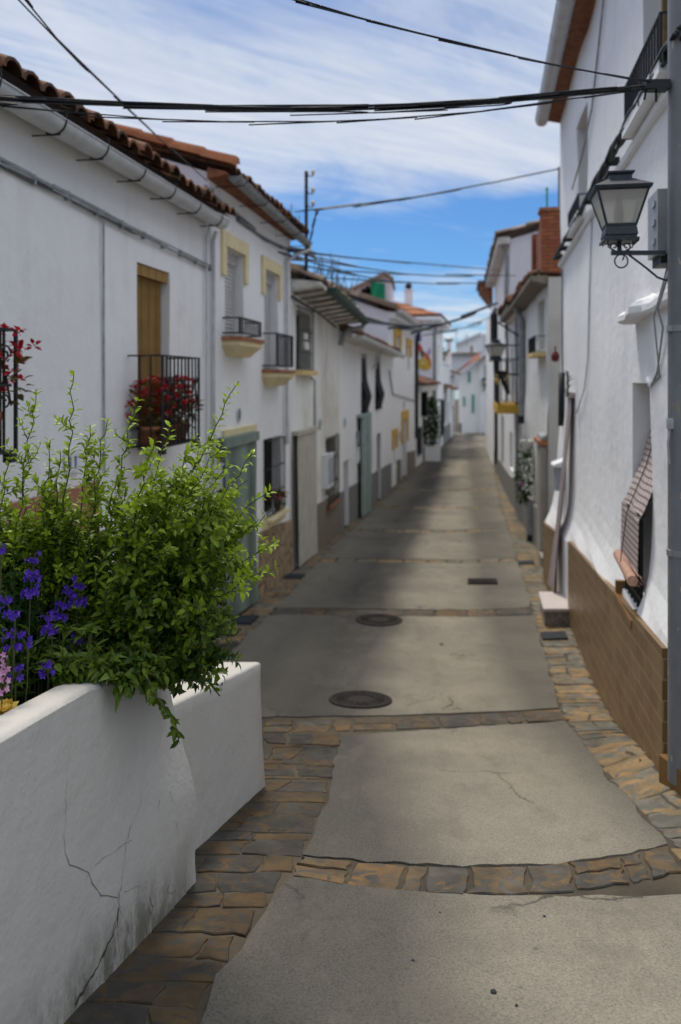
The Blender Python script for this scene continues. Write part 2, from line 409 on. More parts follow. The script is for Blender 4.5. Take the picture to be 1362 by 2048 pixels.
# ------------------------------------------------------------------ terrain
def H(D):
    if D < -.4: D = -.4
    a, b, c = 1.31+.2*D, 2.27+.053*D, 3.04+.018*D
    k = 22.0
    m = min(a, b, c)
    return m-math.log(sum(math.exp(-k*(q-m)) for q in (a, b, c)))/k
def xcen(D): return .62 if D < 6 else .62+(D-6)*.095 if D < 10 else 1.0+(D-10)*.155
def zg(x, D):
    z = -H(D)
    xc = xcen(D)
    z -= .032*max(0, 1-((x-xc)/1.6)**2)
    z += .10*sstep(1.40, 1.80, x)*(1-sstep(4.4, 5.8, D))*sstep(3.5, 4.2, D)
    return z
def gpx(px, py):                           # the point of the ground seen along a surveyed sight line
    lo, hi = .5, 120.
    x = (px-CX)/F; t = (py-CY)/F
    for _ in range(60):
        m = (lo+hi)/2
        if -zg(x*m, m) < t*m: hi = m
        else: lo = m
    return x*lo, lo

class Wall:
    def __init__(s, a, b, side): s.a, s.b, s.s = a, b, side; s.k = math.sqrt(1+b*b); s.n = Vector((side/s.k, -side*b/s.k, 0)); s.off = lambda D, z: 0.
    def P(s, D, z, o=0.):
        return Vector((s.a+s.b*D+s.n.x*o, D+s.n.y*o, z))
    def d(s, px, o=0.):
        D = (s.a+s.s*o*s.k)/((px-CX)/F-s.b); return D-s.n.y*o
    def z(s, px, py, o=0.):
        D = (s.a+s.s*o*s.k)/((px-CX)/F-s.b); return (CY-py)/F*D
    def x(s, D): return s.a+s.b*D
    def ground(s, D, o=.1):
        p = s.P(D, 0, o); return zg(p.x, p.y)

L1 = Wall(-2.9, .175, 1); L2 = Wall(-3.53, .20, 1)
RB = Wall(.937, .184, -1); RU = Wall(1.04, .184, -1); R2 = Wall(1.415, .15, -1)

def interp(tab, x):
    if x <= tab[0][0]: return tab[0][1]
    for (x0, y0), (x1, y1) in zip(tab, tab[1:]):
        if x <= x1: return y0+(y1-y0)*(x-x0)/(x1-x0)
    return tab[-1][1]

def wall_mesh(W, d0, d1, z0, z1, holes, depth=.22, step=.35, amp=.012, off=None, ztop=None, dirt=None):
    """plastered facade with real openings and reveals, a little uneven like hand-laid render"""
    off = off or (lambda D, z: 0.)
    def cuts(a, b, extra, st):
        c = sorted(set([a, b]+[e for e in extra if a < e < b])); r = []
        for p, q in zip(c, c[1:]):
            n = max(1, int(math.ceil((q-p)/st)))
            r += [p+(q-p)*i/n for i in range(n)]
        return r+[c[-1]]
    U = cuts(d0, d1, [h[i] for h in holes for i in (0,1)], step)
    Z = cuts(z0, z1, [h[i] for h in holes for i in (2,3)], step)
    mb = MB(); idx = {}
    def vert(i, j):
        if (i,j) not in idx:
            D, z = U[i], Z[j]
            if ztop and j == len(Z)-1: z = ztop(D)
            o = off(D, z)+amp*(2*vnoise(D*1.3+W.a*7, z*1.3)-1)
            idx[i,j] = len(mb.v); mb.v.append(tuple(W.P(D, z, o)))
        return idx[i,j]
    def inh(D, z):
        return any(h[0]-1e-6 < D < h[1]+1e-6 and h[2]-1e-6 < z < h[3]+1e-6 for h in holes)
    cell = {}
    for i in range(len(U)-1):
        for j in range(len(Z)-1):
            cell[i,j] = not inh((U[i]+U[i+1])/2, (Z[j]+Z[j+1])/2)
    fl = W.s > 0
    for (i,j), solid in cell.items():
        if not solid: continue
        f = (vert(i,j), vert(i,j+1), vert(i+1,j+1), vert(i+1,j))
        mb.f.append(f[::-1] if fl else f)
        mb.t.append(.5 if dirt is None else dirt((U[i]+U[i+1])/2, (Z[j]+Z[j+1])/2))
        for di, dj, ea, eb in ((1,0,(i+1,j),(i+1,j+1)), (-1,0,(i,j+1),(i,j)), (0,1,(i+1,j+1),(i,j+1)), (0,-1,(i,j),(i+1,j))):
            c = cell.get((i+di, j+dj))
            if c is False:
                a, b = vert(*ea), vert(*eb); h = None
                for hh in holes:
                    D, z = (U[i+di]+U[i+di+1])/2, (Z[j+dj]+Z[j+dj+1])/2
                    if hh[0] < D < hh[1] and hh[2] < z < hh[3]: h = hh
                dp = h[4] if h and len(h) > 4 else depth
                q = [Vector(mb.v[a]), Vector(mb.v[b])]; q += [q[1]-W.n*dp, q[0]-W.n*dp]
                mb.add(q, [(0,1,2,3)])
    return mb

def corner_boxes(W, d0, d1, z0, z1, back, mb):
    """the unseen sides and back of a house, so that it is a closed volume"""
    a, b = W.P(d0, z0, -.001), W.P(d0, z0, -back); c, d = W.P(d1, z0, -back), W.P(d1, z0, -.001)
    up = Vector((0,0,z1-z0))
    for p, q in ((a,b),(b,c),(c,d)):
        mb.quad(p, q, q+up, p+up)

def tile_roof(W, d0, d1, z, off, run, rise, per=.21, course=.36, r=.072, zslope=0., sag=.02, lift=.0, vary=1.0):
    """barrel tile roof: each course a row of half-round covers lapping the one below"""
    mb = MB(); n = max(1, int(round((d1-d0)/per))); per = (d1-d0)/n
    m = max(2, int(run/course)); L = math.hypot(run, rise)
    for c in range(m):
        for i in range(n):
            t = .5*hsh(i, c, W.a)+.5*hsh(i*3.1, c*1.7)
            Dm = d0+(i+.5)*per
            j = (hsh(i, c, 3.3)-.5)*.03*vary
            t0, t1 = c/m, (c+1)/m+.04
            zz = z+zslope*(Dm-d0)/(d1-d0)+sag*math.sin(Dm*1.7+W.a)*.5
            K = 6; ring = []
            for tt, rr, lf in ((t0, r*1.06, .03), (t1, r*.9, .0)):
                for k in range(K+1):
                    th = math.pi*k/K
                    ring.append(W.P(Dm-rr*1.25*math.cos(th), zz+rise*tt+lf+rr*math.sin(th)+j, off-run*tt+j))
            fs = [(k, k+1, K+2+k, K+1+k) for k in range(K)]
            if W.s < 0: fs = [f[::-1] for f in fs]
            mb.add(ring, fs, t)
            if c == 0:                         # thickness of the tile seen at the eave
                e = [W.P(Dm-r*.80*1.25*math.cos(math.pi*k/K), zz+.03+r*.80*math.sin(math.pi*k/K)+j, off-.0+j) for k in range(K+1)]
                b = len(mb.v); mb.v.extend([tuple(p) for p in ring[:K+1]]+[tuple(p) for p in e])
                for k in range(K): mb.f.append((b+k, b+k+1, b+K+2+k, b+K+1+k)); mb.t.append(t*.6)
    # channel bed under the covers
    mb.quad(W.P(d0, z+.01, off-.03), W.P(d1, z+.01+zslope, off-.03), W.P(d1, z+.01+zslope+rise, off-run), W.P(d0, z+.01+rise, off-run), .1)
    return mb

def half_gutter(W, d0, d1, z, off, r, zs=0., n=10, both=True):
    mb = MB(); seg = max(2, int((d1-d0)/.6))
    for i in range(seg):
        a, b = d0+(d1-d0)*i/seg, d0+(d1-d0)*(i+1)/seg
        pr = []
        for D in (a, b):
            zz = z+zs*(D-d0)/(d1-d0)
            for k in range(n+1):
                th = math.pi+math.pi*k/n
                pr.append(W.P(D, zz+r*math.sin(th), off+r*math.cos(th)))
        mb.add(pr, [(k, k+1, n+2+k, n+1+k) for k in range(n)])
    for D, zz in ((d0, z), (d1, z+zs)):
        mb.add([W.P(D, zz+r*math.sin(math.pi+math.pi*k/n), off+r*math.cos(math.pi+math.pi*k/n)) for k in range(n+1)], [tuple(range(n+1))])
    for sg in (-1, 1):
        mb.tube([W.P(d0, z, off+sg*r), W.P(d1, z+zs, off+sg*r)], .008, 5)
    return mb
# ================================================================== ground, road, paving
mb = MB()
xs = [-400,-200,-90,-40,-20,-12,-8,-6,-5]+[-4.5+.25*i for i in range(14)]+[-1+.1*i for i in range(34)]+[2.4+.25*i for i in range(20)]+[7.5,8,9,10,11,12,14,18,25,40,90,200,400]
ys = [-60,-30,-15,-8,-4,-2,-1,-.5]+[.25*i for i in range(8)]+[2+.1*i for i in range(60)]+[8+.25*i for i in range(10)]+[10.5+.5*i for i in range(30)]+[26,28,30,33,36,40,45,50,55,60,65,72,80,100,150,250,500]
for y in ys:
    for x in xs: mb.v.append((x, y, zg(x, y)+.001+(.004*vnoise(x*9, y*9) if abs(x) < 6 else 0)))
nx = len(xs)
for j in range(len(ys)-1):
    for i in range(nx-1):
        mb.f.append((j*nx+i, j*nx+i+1, (j+1)*nx+i+1, (j+1)*nx+i)); mb.t.append(.5)
struct('ground', mb, M['mortar'], True)

def edge(pixels, pre=[], post=[]):
    t = sorted([(D, x) for x, D in (gpx(*p) for p in pixels)]+pre+post)
    return lambda D: interp(t, D)
XLA = edge([(400,2044),(470,1900),(560,1780),(612,1705),(655,1600),(690,1455)], [(0.3,-.62)], [(7,.0)])
XRA0 = lambda D: 1.55+.25*D
XRA = edge([(1330,1680),(1240,1590),(1170,1500),(1125,1430)], [(2.8,1.30)], [(7,1.93)])
XLB = edge([(430,1335),(545,1225),(640,1122),(685,1075),(770,1000),(860,915),(905,880)], [(5.0,-1.5)], [(75,10.6)])
XRB = edge([(1120,1415),(1065,1225),(1035,1125),(1018,1063),(1000,1010),(991,960),(984,900),(972,875)], [(5.0,1.62)], [(75,13.6)])
def bn1(t): return 3.00+(.16*((.5-t)/.5)**2 if t < .5 else .20*((t-.5)/.5)**2)
def bf1(t): return 3.26+(.10*((.5-t)/.5)**2 if t < .5 else .22*((t-.5)/.5)**2)
def bn2(t): return 5.46+.38*t
def bf2(t): return 5.80+.40*t
bands = [(bn1, bf1), (bn2, bf2)]
for Dc, w, tl in ((9.55,.34,.12),(13.1,.30,.15),(16.7,.32,.2),(21.2,.32,.1),(25.4,.34,.2),(29.6,.34,.2),(34.,.34,.1),(39,.4,.1),(45,.4,.1),(52,.4,.1)):
    bands.append(((lambda t, a=Dc-w/2, tl=tl: a+tl*t+.05*math.sin(t*5)), (lambda t, a=Dc+w/2, tl=tl: a+tl*t+.05*math.sin(t*5+.5))))
road = MB(); road.uv = []
def slab(near, far, XL, XR, ny, nt_=44, z=.012):
    b = len(road.v)
    for j in range(ny+1):
        for i in range(nt_+1):
            t = i/nt_; g = .012
            D = near(t)+g+(far(t)-near(t)-2*g)*j/ny
            if j in (0, ny): D += .035*(vnoise(t*23, near(.5)*7+j)-.5)+.015*(hsh(i, j, near(.5))-.5)
            x = XL(D)+(XR(D)-XL(D))*t
            if i in (0, nt_): x += .05*(vnoise(D*5, i)-.5)+.012*(hsh(i, j, D)-.5)
            road.v.append((x, D, zg(x, D)+z+.006*(vnoise(x*2.3, D*2.3)-.5))); road.uv.append(((x-xcen(D)+1.6)/3.2, D))
    n = nt_+1
    for j in range(ny):
        for i in range(nt_):
            road.f.append((b+j*n+i, b+j*n+i+1, b+(j+1)*n+i+1, b+(j+1)*n+i)); road.t.append(.5)
    # broken slab edge
    for j in (0, ny):
        for i in range(nt_):
            a, c = b+j*n+i, b+j*n+i+1
            va, vc = road.v[a], road.v[c]
            road.uv += [road.uv[a], road.uv[c], road.uv[c], road.uv[a]]
            k = len(road.v); road.v += [va, vc, (vc[0], vc[1], vc[2]-.06), (va[0], va[1], va[2]-.06)]
            road.f.append((k, k+1, k+2, k+3)); road.t.append(.5)
slab(lambda t: -1.2, bn1, XLA, XRA0, 30)
slab(bf1, bn2, XLA, XRA, 24)
prev = bf2
for n_, f_ in bands[2:]:
    slab(prev, n_, XLB, XRB, 20); prev = f_
slab(prev, lambda t: 66, XLB, XRB, 16)
struct('road', road, M['road'], True)

def flag(mb, cs, tint, h=.016, base=.0, rough=.009, inset=.004):
    """one irregular paving stone from four plan corners"""
    ring = []
    for k in range(4):
        (x0, y0), (x1, y1) = cs[k], cs[(k+1) % 4]; L = math.hypot(x1-x0, y1-y0)
        n = 4 if L > .18 else 3
        for i in range(n):
            t = i/n; j = rough if i else rough*1.2
            ring.append((x0+(x1-x0)*t+random.uniform(-j, j), y0+(y1-y0)*t+random.uniform(-j, j)))
    cx = sum(p[0] for p in ring)/len(ring); cy = sum(p[1] for p in ring)/len(ring)
    tx, ty = random.uniform(-.02,.02), random.uniform(-.02,.02)
    n = len(ring); V = []
    for s, hh in ((1.0, -.03), (1.0, h*.55), (None, h)):
        for x, y in ring:
            if s is None:
                d = math.hypot(x-cx, y-cy) or 1; q = max(.3, 1-inset/d); x, y = cx+(x-cx)*q, cy+(y-cy)*q
            V.append((x, y, zg(x, y)+base+hh+((x-cx)*tx+(y-cy)*ty)))
    fs = [(a*n+k, a*n+(k+1) % n, (a+1)*n+(k+1) % n, (a+1)*n+k) for a in (0,1) for k in range(n)]
    fs.append(tuple(2*n+k for k in range(n)))
    mb.add(V, fs, tint)

def pave(mb, D0, D1, XL, XR, hmin, hmax, wmin, wmax, slant=.0, gap=.005, skip=None):
    D = D0; s1 = 0.
    while D < D1:
        s0, s1 = s1, random.uniform(-.10, .10)
        h = random.uniform(hmin, hmax)*(1+max(0, D-8)*.05); xl, xr = XL(D+h/2), XR(D+h/2)
        x = xl
        if xr-xl > .06:
            w0 = random.uniform(wmin, wmax); parts = [xl]
            while x < xr-.08:
                w = random.uniform(wmin, wmax)*(1+max(0, D-10)*.03)
                if xr-(x+w) < wmin*.7: w = xr-x
                parts.append(x+w); x += w
            for a, b in zip(parts, parts[1:]):
                sub = [(D, D+h)]
                if b-a < .34 and h > .2 and random.random() < .5: m = D+h*random.uniform(.4,.6); sub = [(D, m), (m, D+h)]
                for p, q in sub:
                    g = gap; J = lambda xx, yy, m_: (hsh(round(xx,3)*7.1, round(yy,3)*5.3, m_)-.5)*.10*min(1, (q-p)/.2)*(1 if xl < xx < xr-1e-6 else .2)
                    fx = lambda xx, yy, lo: xx+(g if lo else -g)
                    xm = (xl+xr)/2; lo_ = lambda xx, yy: yy+(s0+(s1-s0)*(yy-D)/h)*(xx-xm)
                    cs = [(fx(a,p,1)+J(a,p,1), lo_(a,p)+g+J(a,p,2)*.5), (fx(b,p,0)+J(b,p,1), lo_(b,p)+g+J(b,p,2)*.5), (fx(b,q,0)+J(b,q,1), lo_(b,q)-g+J(b,q,2)*.5), (fx(a,q,1)+J(a,q,1), lo_(a,q)-g+J(a,q,2)*.5)]
                    if skip and skip((a+b)/2, (p+q)/2): continue
                    t = random.random(); flag(mb, cs, .24 if t < .28 else random.uniform(.38,.78), random.uniform(.006,.010))
        D += h
st = MB(); sr = MB()
PX = lambda D: -1.23+.2*D if D < 3.3 else -1.46+.23*D if D < 4.35 else -1.9
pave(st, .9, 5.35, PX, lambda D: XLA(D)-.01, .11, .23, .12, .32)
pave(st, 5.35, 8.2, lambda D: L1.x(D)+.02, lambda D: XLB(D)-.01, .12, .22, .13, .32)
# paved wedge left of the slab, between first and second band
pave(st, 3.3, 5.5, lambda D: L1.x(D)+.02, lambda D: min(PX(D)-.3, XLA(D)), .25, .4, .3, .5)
pave(sr, 8.2, 24., lambda D: L1.x(D)+.02, lambda D: XLB(D)-.01, .15, .28, .13, .34)
pave(sr, 24., 46., lambda D: L2.x(D)+.02, lambda D: XLB(D)-.01, .2, .3, .2, .5)
pave(sr, 2.9, 5.0, lambda D: (XRA(D) if D > 3.3 else XRA0(D))+.01, lambda D: max(RB.x(D)-.02, 2.1) if D < 4.2 else RB.x(D)-.02, .16, .30, .16, .38)
pave(sr, 5.0, 6.0, lambda D: XRA(D)+.01, lambda D: RB.x(D)-.02, .15, .27, .15, .34)
pave(sr, 6.0, 12.9, lambda D: XRB(D)+.01, lambda D: RB.x(D)-.02, .15, .27, .13, .32)
pave(sr, 12.9, 34., lambda D: XRB(D)+.01, lambda D: R2.x(D)-.02, .18, .30, .18, .42)
struct('pavement', sr, M['flag_light'])
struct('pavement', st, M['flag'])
bd = MB(); bf_ = MB()
for i, (n_, f_) in enumerate(bands[:9]):
    XL, XR = (XLA, XRA) if i == 0 else (XLB, XRB)
    if i == 1: XL = lambda D: -.55
    t = 0.0
    while t < .995:
        w = random.uniform(.05,.15) if i < 2 else random.uniform(.05,.14)
        if t+w > .93: w = 1-t
        a, b = t+.006, t+w-.006
        q = lambda tt, D: (XL(D)+(XR(D)-XL(D))*tt, D)
        if i < 2 and random.random() < .40:
            m = lambda tt: (n_(tt)*.45+f_(tt)*.55)
            pcs = [(n_, m), (m, f_)]
        else: pcs = [(n_, f_)]
        for lo, hi in pcs:
            g = .008
            cs = [q(a, lo(a)+g), q(b, lo(b)+g), q(b, hi(b)-g), q(a, hi(a)-g)]
            rr = random.random(); flag(bd if i < 3 else bf_, cs, .30 if rr < .25 else random.uniform(.40,.72), random.uniform(.008,.013), rough=.011)
        t += w
struct('stone_bands', bd, M['flag_mid'])
struct('stone_bands', bf_, M['flag_light'])

# covers in the road
def manhole(px, py, r, label):
    x, y = gpx(px, py); z = zg(x, y)+.004
    e = empty('manhole_cover', (x, y, z), label, 'manhole cover', 'round manhole covers in the road')
    def disc(prof, n=40):
        m = MB(); b0 = 0
        for rr, hh in prof:
            for k in range(n):
                th = 2*math.pi*k/n; xx, yy = x+rr*math.cos(th), y+rr*math.sin(th)
                m.v.append((xx, yy, zg(xx, yy)-zg(x, y)+z+hh))
        for i in range(len(prof)-1):
            for k in range(n): m.f.append((i*n+k, i*n+(k+1) % n, (i+1)*n+(k+1) % n, (i+1)*n+k)); m.t.append(.5)
        m.f.append(tuple((len(prof)-1)*n+k for k in range(n))); m.t.append(.5)
        return m
    obj('frame', disc([(r, -.02), (r, .020), (r-.012, .024), (r-.03, .024), (r-.032, .014)]), M['iron_cover'], e)
    obj('lid', disc([(r-.036, .0), (r-.036, .022), (r*.8, .024), (r*.8-.008, .018), (r*.42, .018), (r*.42-.008, .024), (r*.2, .024)]), M['iron_cover'], e)
    kn = MB()
    for k in range(20):
        th = 2*math.pi*k/20
        for q in (.5, .62, .73): 
            xx, yy = x+r*q*math.cos(th+q), y+r*q*math.sin(th+q)
            kn.box((xx, yy, zg(xx, yy)-zg(x, y)+z+.0215), .022, .022, .008, th)
    obj('tread_pattern', kn, M['iron_cover'], e)
manhole(721, 1404, .255, 'nearer round iron manhole cover, beside the second stone band')
manhole(758, 1243, .27, 'farther round iron manhole cover, just before the third stone band')
def cover(px, py, sx, sy, label, cat, mat, rz=0.17, grp=None, slots=0):
    x, y = gpx(px, py); m = MB(); h = .030; V = []
    for hh in (-.03, h):
        for a, b in ((-1,-1),(1,-1),(1,1),(-1,1)):
            xx, yy = x+a*sx/2*math.cos(rz)+b*sy/2*math.sin(rz), y-a*sx/2*math.sin(rz)*0+b*sy/2
            V.append((xx, yy, zg(xx, yy)+hh))
    m.hexa(V)
    for k in range(slots):
        yy = y-sy/2+sy*(k+.5)/slots
        m.box((x, yy, zg(x, yy)+h+.004), sx*.86, sy/slots*.45, .008)
    return thing('drain_cover', m, mat, label, cat, grp)
cover(965, 1166, .43, .34, 'rectangular iron drain grate on the right half of the road', 'drain grate', M['iron_cover'], .17, None, 6)
for px, py, sx, sy, lb in ((484,1243,.30,.34,'dark square cover in the left paving near the green door curtain, nearest of three'),(455,1268,.22,.26,'small dark cover in the left paving at the foot of the shrub'),
                           (589,1155,.26,.30,'dark square cover in the left paving before the cream roller curtain'),(1108,1275,.27,.27,'dark square cover in the right paving in front of the granite step'),
                           (1052,1127,.26,.26,'dark square cover in the right paving beyond the granite step')):
    cover(px, py, sx, sy, lb, 'cover', M['slate_cover'], .17, 'dark square covers in the paving')
# small pebbles on the concrete
for px, py, s in ((826,1930,.007),(987,1993,.010),(1089,1840,.006),(735,1605,.005),(883,1292,.02),(1033,2020,.005),(880,1832,.004)):
    x, y = gpx(px, py); m = MB(); z = zg(x, y)+.012
    m.lathe((x, y, z), [(s*.7,0),(s,s*.25),(s*.75,s*.55),(s*.2,s*.7),(.0005,s*.72)], 7)
    thing('pebble', m, M['slate_cover'], 'small dark pebble lying on the concrete road', 'pebble', 'pebbles on the road')

# ================================================================== planter and low wall
pl = empty('planter', (-.75, 2.4, zg(-.6, 2.4)), 'white rendered raised planter with a cracked face, full of flowers and a shrub', 'planter')
topz = lambda D: interp([(.4,-.80),(1.95,-.905),(2.45,-.950),(3.05,-1.10)], D)
def pface(D, z):                            # x of the street face
    base = -1.178+.2*D
    gz = -H(D); s = max(0, min(1, (z-gz)/(topz(D)-gz)))
    x = base-.075*s
    if D > 2.5:                             # bulging buttress at the far corner
        k = sstep(2.5, 3.05, D); x += k*(.045*math.exp(-((s-.42)/.30)**2)-.025*s)
    x += .006*(2*vnoise(D*5, z*5)-1)*(1-s*.5)
    # patched, swollen render on the lower far part
    x += .005*sstep(2.2, 2.6, D)*(1-sstep(.25, .70, s+.2*(vnoise(D*5, 3)-.5)))
    return x
mb = MB(); Ds = [.4+.0606*i for i in range(44)]; Ds = [d*3.06/Ds[-1] for d in Ds]; nz = 22
for D in Ds:
    g = -H(D)-.06
    for j in range(nz+1):
        z = g+(topz(D)-g)*j/nz; mb.v.append((pface(D, z), D+.02*(1-j/nz)*sstep(2.8, 3.06, D), z))
n = nz+1
for i in range(len(Ds)-1):
    for j in range(nz):
        mb.f.append((i*n+j, (i+1)*n+j, (i+1)*n+j+1, i*n+j+1))
        D, s = Ds[i], j/nz
        low = max(0, 1-s/.22)*sstep(1.6, 2.35, D)*(1-.35*sstep(2.6,3.0,D))
        mb.t.append(.5+.5*min(1, low*1.15))
# rim: rounded outer arris, flat top, inner edge
rim = []
for D in Ds:
    x, z = pface(D, topz(D)), topz(D)
    rim.append([(x, D, z), (x-.008, D, z+.010), (x-.022, D, z+.015), (x-.105, D, z+.013), (x-.118, D, z+.004), (x-.12, D, z-.16)])
b = len(mb.v)
for r_ in rim: mb.v.extend(r_)
for i in range(len(Ds)-1):
    for k in range(5): mb.f.append((b+i*6+k, b+(i+1)*6+k, b+(i+1)*6+k+1, b+i*6+k+1)); mb.t.append(.5)
# far end wall and back wall
e0 = len(mb.v)
for j in range(nz+1):
    D = Ds[-1]; g = -H(D)-.06; z = g+(topz(D)-g)*j/nz; x = mb.v[(len(Ds)-1)*n+j][0]; y = mb.v[(len(Ds)-1)*n+j][1]
    mb.v += [(x, y, z), (x-.03, y+.03, z), (x-.95, y+.03, z)]
for j in range(nz):
    for k in (0,1):
        a = e0+j*3+k; mb.f.append((a, a+1, a+4, a+3)); mb.t.append(.5)
D = Ds[-1]; zt = topz(D)
mb.quad((pface(D,zt), D, zt), (pface(D,zt)-.03, D+.03, zt), (pface(D,zt)-.95, D+.03, zt), (pface(D,zt)-.95, D-.1, zt))
mb.quad((-1.9, .4, -2.2), (-1.5, 3.08, -2.2), (-1.5, 3.08, -1.06), (-1.9, .4, -.85))
pw = obj('wall', mb, M['planter'], pl, True)
ca = pw.data.color_attributes['tint']; buf = []
for lp in pw.data.loops:
    v = mb.v[lp.vertex_index]; D = v[1]; g = -H(D); s_ = (v[2]-g)/(topz(min(D, 3.05))-g) if D < 3.07 else 1
    low = max(0, 1-s_/(.16+.14*vnoise(D*6, 2)))*sstep(1.5, 2.35, D)*(1-.45*sstep(2.6, 3.0, D)) if v[0] > -1.178+.2*D-.14 else 0
    t_ = .5+.5*min(1, low*1.25); buf += [t_, t_, t_, 1.]
ca.data.foreach_set('color', buf)
mb = MB(); k = 14
for i in range(k+1):
    D = .4+(3.04-.4)*i/k
    for j in range(9):
        x = pface(D, topz(D))-.11-(.85)*j/8; mb.v.append((x, D, topz(D)-.085+.05*(j/8)+.03*(vnoise(x*9, D*9)-.5)))
for i in range(k):
    for j in range(8): mb.f.append((i*9+j, i*9+j+1, (i+1)*9+j+1, (i+1)*9+j)); mb.t.append(.5)
obj('soil', mb, M['soil'], pl, True)
# cracks in the render
def onface(px, py):
    x = (px-CX)/F; lo, hi = .5, 3.3
    for _ in range(50):
        m = (lo+hi)/2; z = (CY-py)/F*m
        if x*m > pface(m, max(-H(m), min(topz(m), z))): hi = m      # sight line has not met the face yet when further left
        else: lo = m
    # crossing where ray x equals face x
    best = min((abs((x*D)-pface(D, (CY-py)/F*D)), D) for D in [1.2+.004*i for i in range(480)])
    D = best[1]; return Vector((pface(D, (CY-py)/F*D)+.0015, D, (CY-py)/F*D))
crack_mat = simple('crack_dirt', (.22,.18,.115), .95, .5, 30)
crack_dark = simple('crack_moss', (.07,.062,.042), .95, .5, 30)
def crack(pix, w0, w1, mat):
    m = MB(); P = []
    for (a, b), (c, d) in zip(pix, pix[1:]):
        nn = max(2, int(math.hypot(c-a, d-b)/9))
        for i in range(nn):
            t = i/nn; P.append((a+(c-a)*t+random.uniform(-2.2,2.2), b+(d-b)*t+random.uniform(-2.2,2.2)))
    P.append(pix[-1]); Q = [onface(*p) for p in P]
    V = []; L = len(Q)
    for i, q in enumerate(Q):
        d = (Q[min(i+1, L-1)]-Q[max(0, i-1)]).normalized(); s = Vector((1,-.2,0)).cross(d).normalized()
        w = .6*(w0+(w1-w0)*i/(L-1))*random.uniform(.45,1.3)
        V += [q-s*w, q+s*w]
    m.add(V, [(2*i, 2*i+1, 2*i+3, 2*i+2) for i in range(L-1)])
    obj('crack', m, mat, pl)
crack([(133,1560),(130,1640),(127,1700),(140,1728),(178,1745),(190,1775),(203,1790),(233,1797),(238,1815),(230,1850),(222,1870)], .0006, .0030, crack_mat)
crack([(238,1797),(246,1740),(250,1690),(262,1650),(280,1610)], .0022, .0008, crack_mat)
crack([(190,1730),(215,1712),(245,1690),(262,1680)], .0012, .0018, crack_mat)
crack([(238,1815),(232,1850),(215,1890),(205,1915)], .0035, .0080, crack_dark)
crack([(248,1785),(262,1776),(280,1772)], .0022, .0006, crack_mat)
crack([(300,1795),(305,1815),(300,1830)], .0022, .0034, crack_dark)
crack([(335,1768),(336,1788),(352,1780)], .0030, .0012, crack_mat)
crack([(238,1815),(250,1840),(258,1870)], .0012, .0005, crack_mat)
crack([(340,1580),(345,1600),(352,1615)], .0014, .0004, crack_mat)
crack([(372,1600),(377,1620)], .0012, .0004, crack_mat)

crack([(280,1610),(285,1580),(300,1560)], .0008, .0003, crack_mat); crack([(262,1650),(255,1672),(258,1690)], .0016, .0006, crack_dark)
crack([(178,1745),(170,1760),(172,1775)], .0010, .0003, crack_mat); crack([(203,1790),(196,1800),(190,1822)], .0010, .0003, crack_mat)
crack([(230,1850),(246,1862),(262,1858)], .0014, .0004, crack_mat); crack([(318,1600),(316,1612),(320,1625)], .0018, .0006, crack_dark); crack([(350,1640),(356,1662),(358,1700)], .0009, .0003, crack_mat)
crack([(133,1560),(136,1500),(134,1440)], .0004, .0002, crack_mat); crack([(215,1890),(195,1930),(170,1975),(150,2010)], .0060, .0090, crack_dark)
lw = MB(); Ds = [3.12+.1*i for i in range(13)]; Ds = [3.0+(d-3.12)*(4.3-3.0)/1.2 for d in Ds]
def lx(D, s): return -1.42+.23*D+.03*(1-s)*(1-s)+.004*(vnoise(D*6, s*6)-.5)
prof = []
for D in Ds:
    g = -H(D)-.06; t = interp([(3.0,-1.275),(4.3,-1.53)], D); row = []
    for j in range(13): s = j/12; row.append((lx(D, s), D, g+(t-g)*s))
    x = lx(D, 1); row += [(x-.007, D, t+.010), (x-.022, D, t+.014), (x-.20, D, t+.014), (x-.214, D, t+.010), (x-.22, D, t), (x-.24, D, g)]
    prof.append(row)
for r_ in prof: lw.v.extend(r_)
n = len(prof[0])
for i in range(len(Ds)-1):
    for k in range(n-1): lw.f.append((i*n+k, (i+1)*n+k, (i+1)*n+k+1, i*n+k+1)); lw.t.append(.5)
# end face, eased arris
b = len(lw.v)
lw.v.extend([(x-.012*(1 if k < 13 else 0)+(.012 if k > 16 else 0), D+.015, z-(.006 if k > 12 else 0)) for k, (x, D, z) in enumerate(prof[-1])])
for k in range(n-1): lw.f.append(((len(Ds)-1)*n+k, b+k, b+k+1, (len(Ds)-1)*n+k+1)); lw.t.append(.5)
lw.f.append(tuple(b+k for k in range(n))); lw.t.append(.5)
thing('low_wall', lw, M['planter'], 'low white rendered wall with a flat top, just beyond the planter', 'wall', None, True)
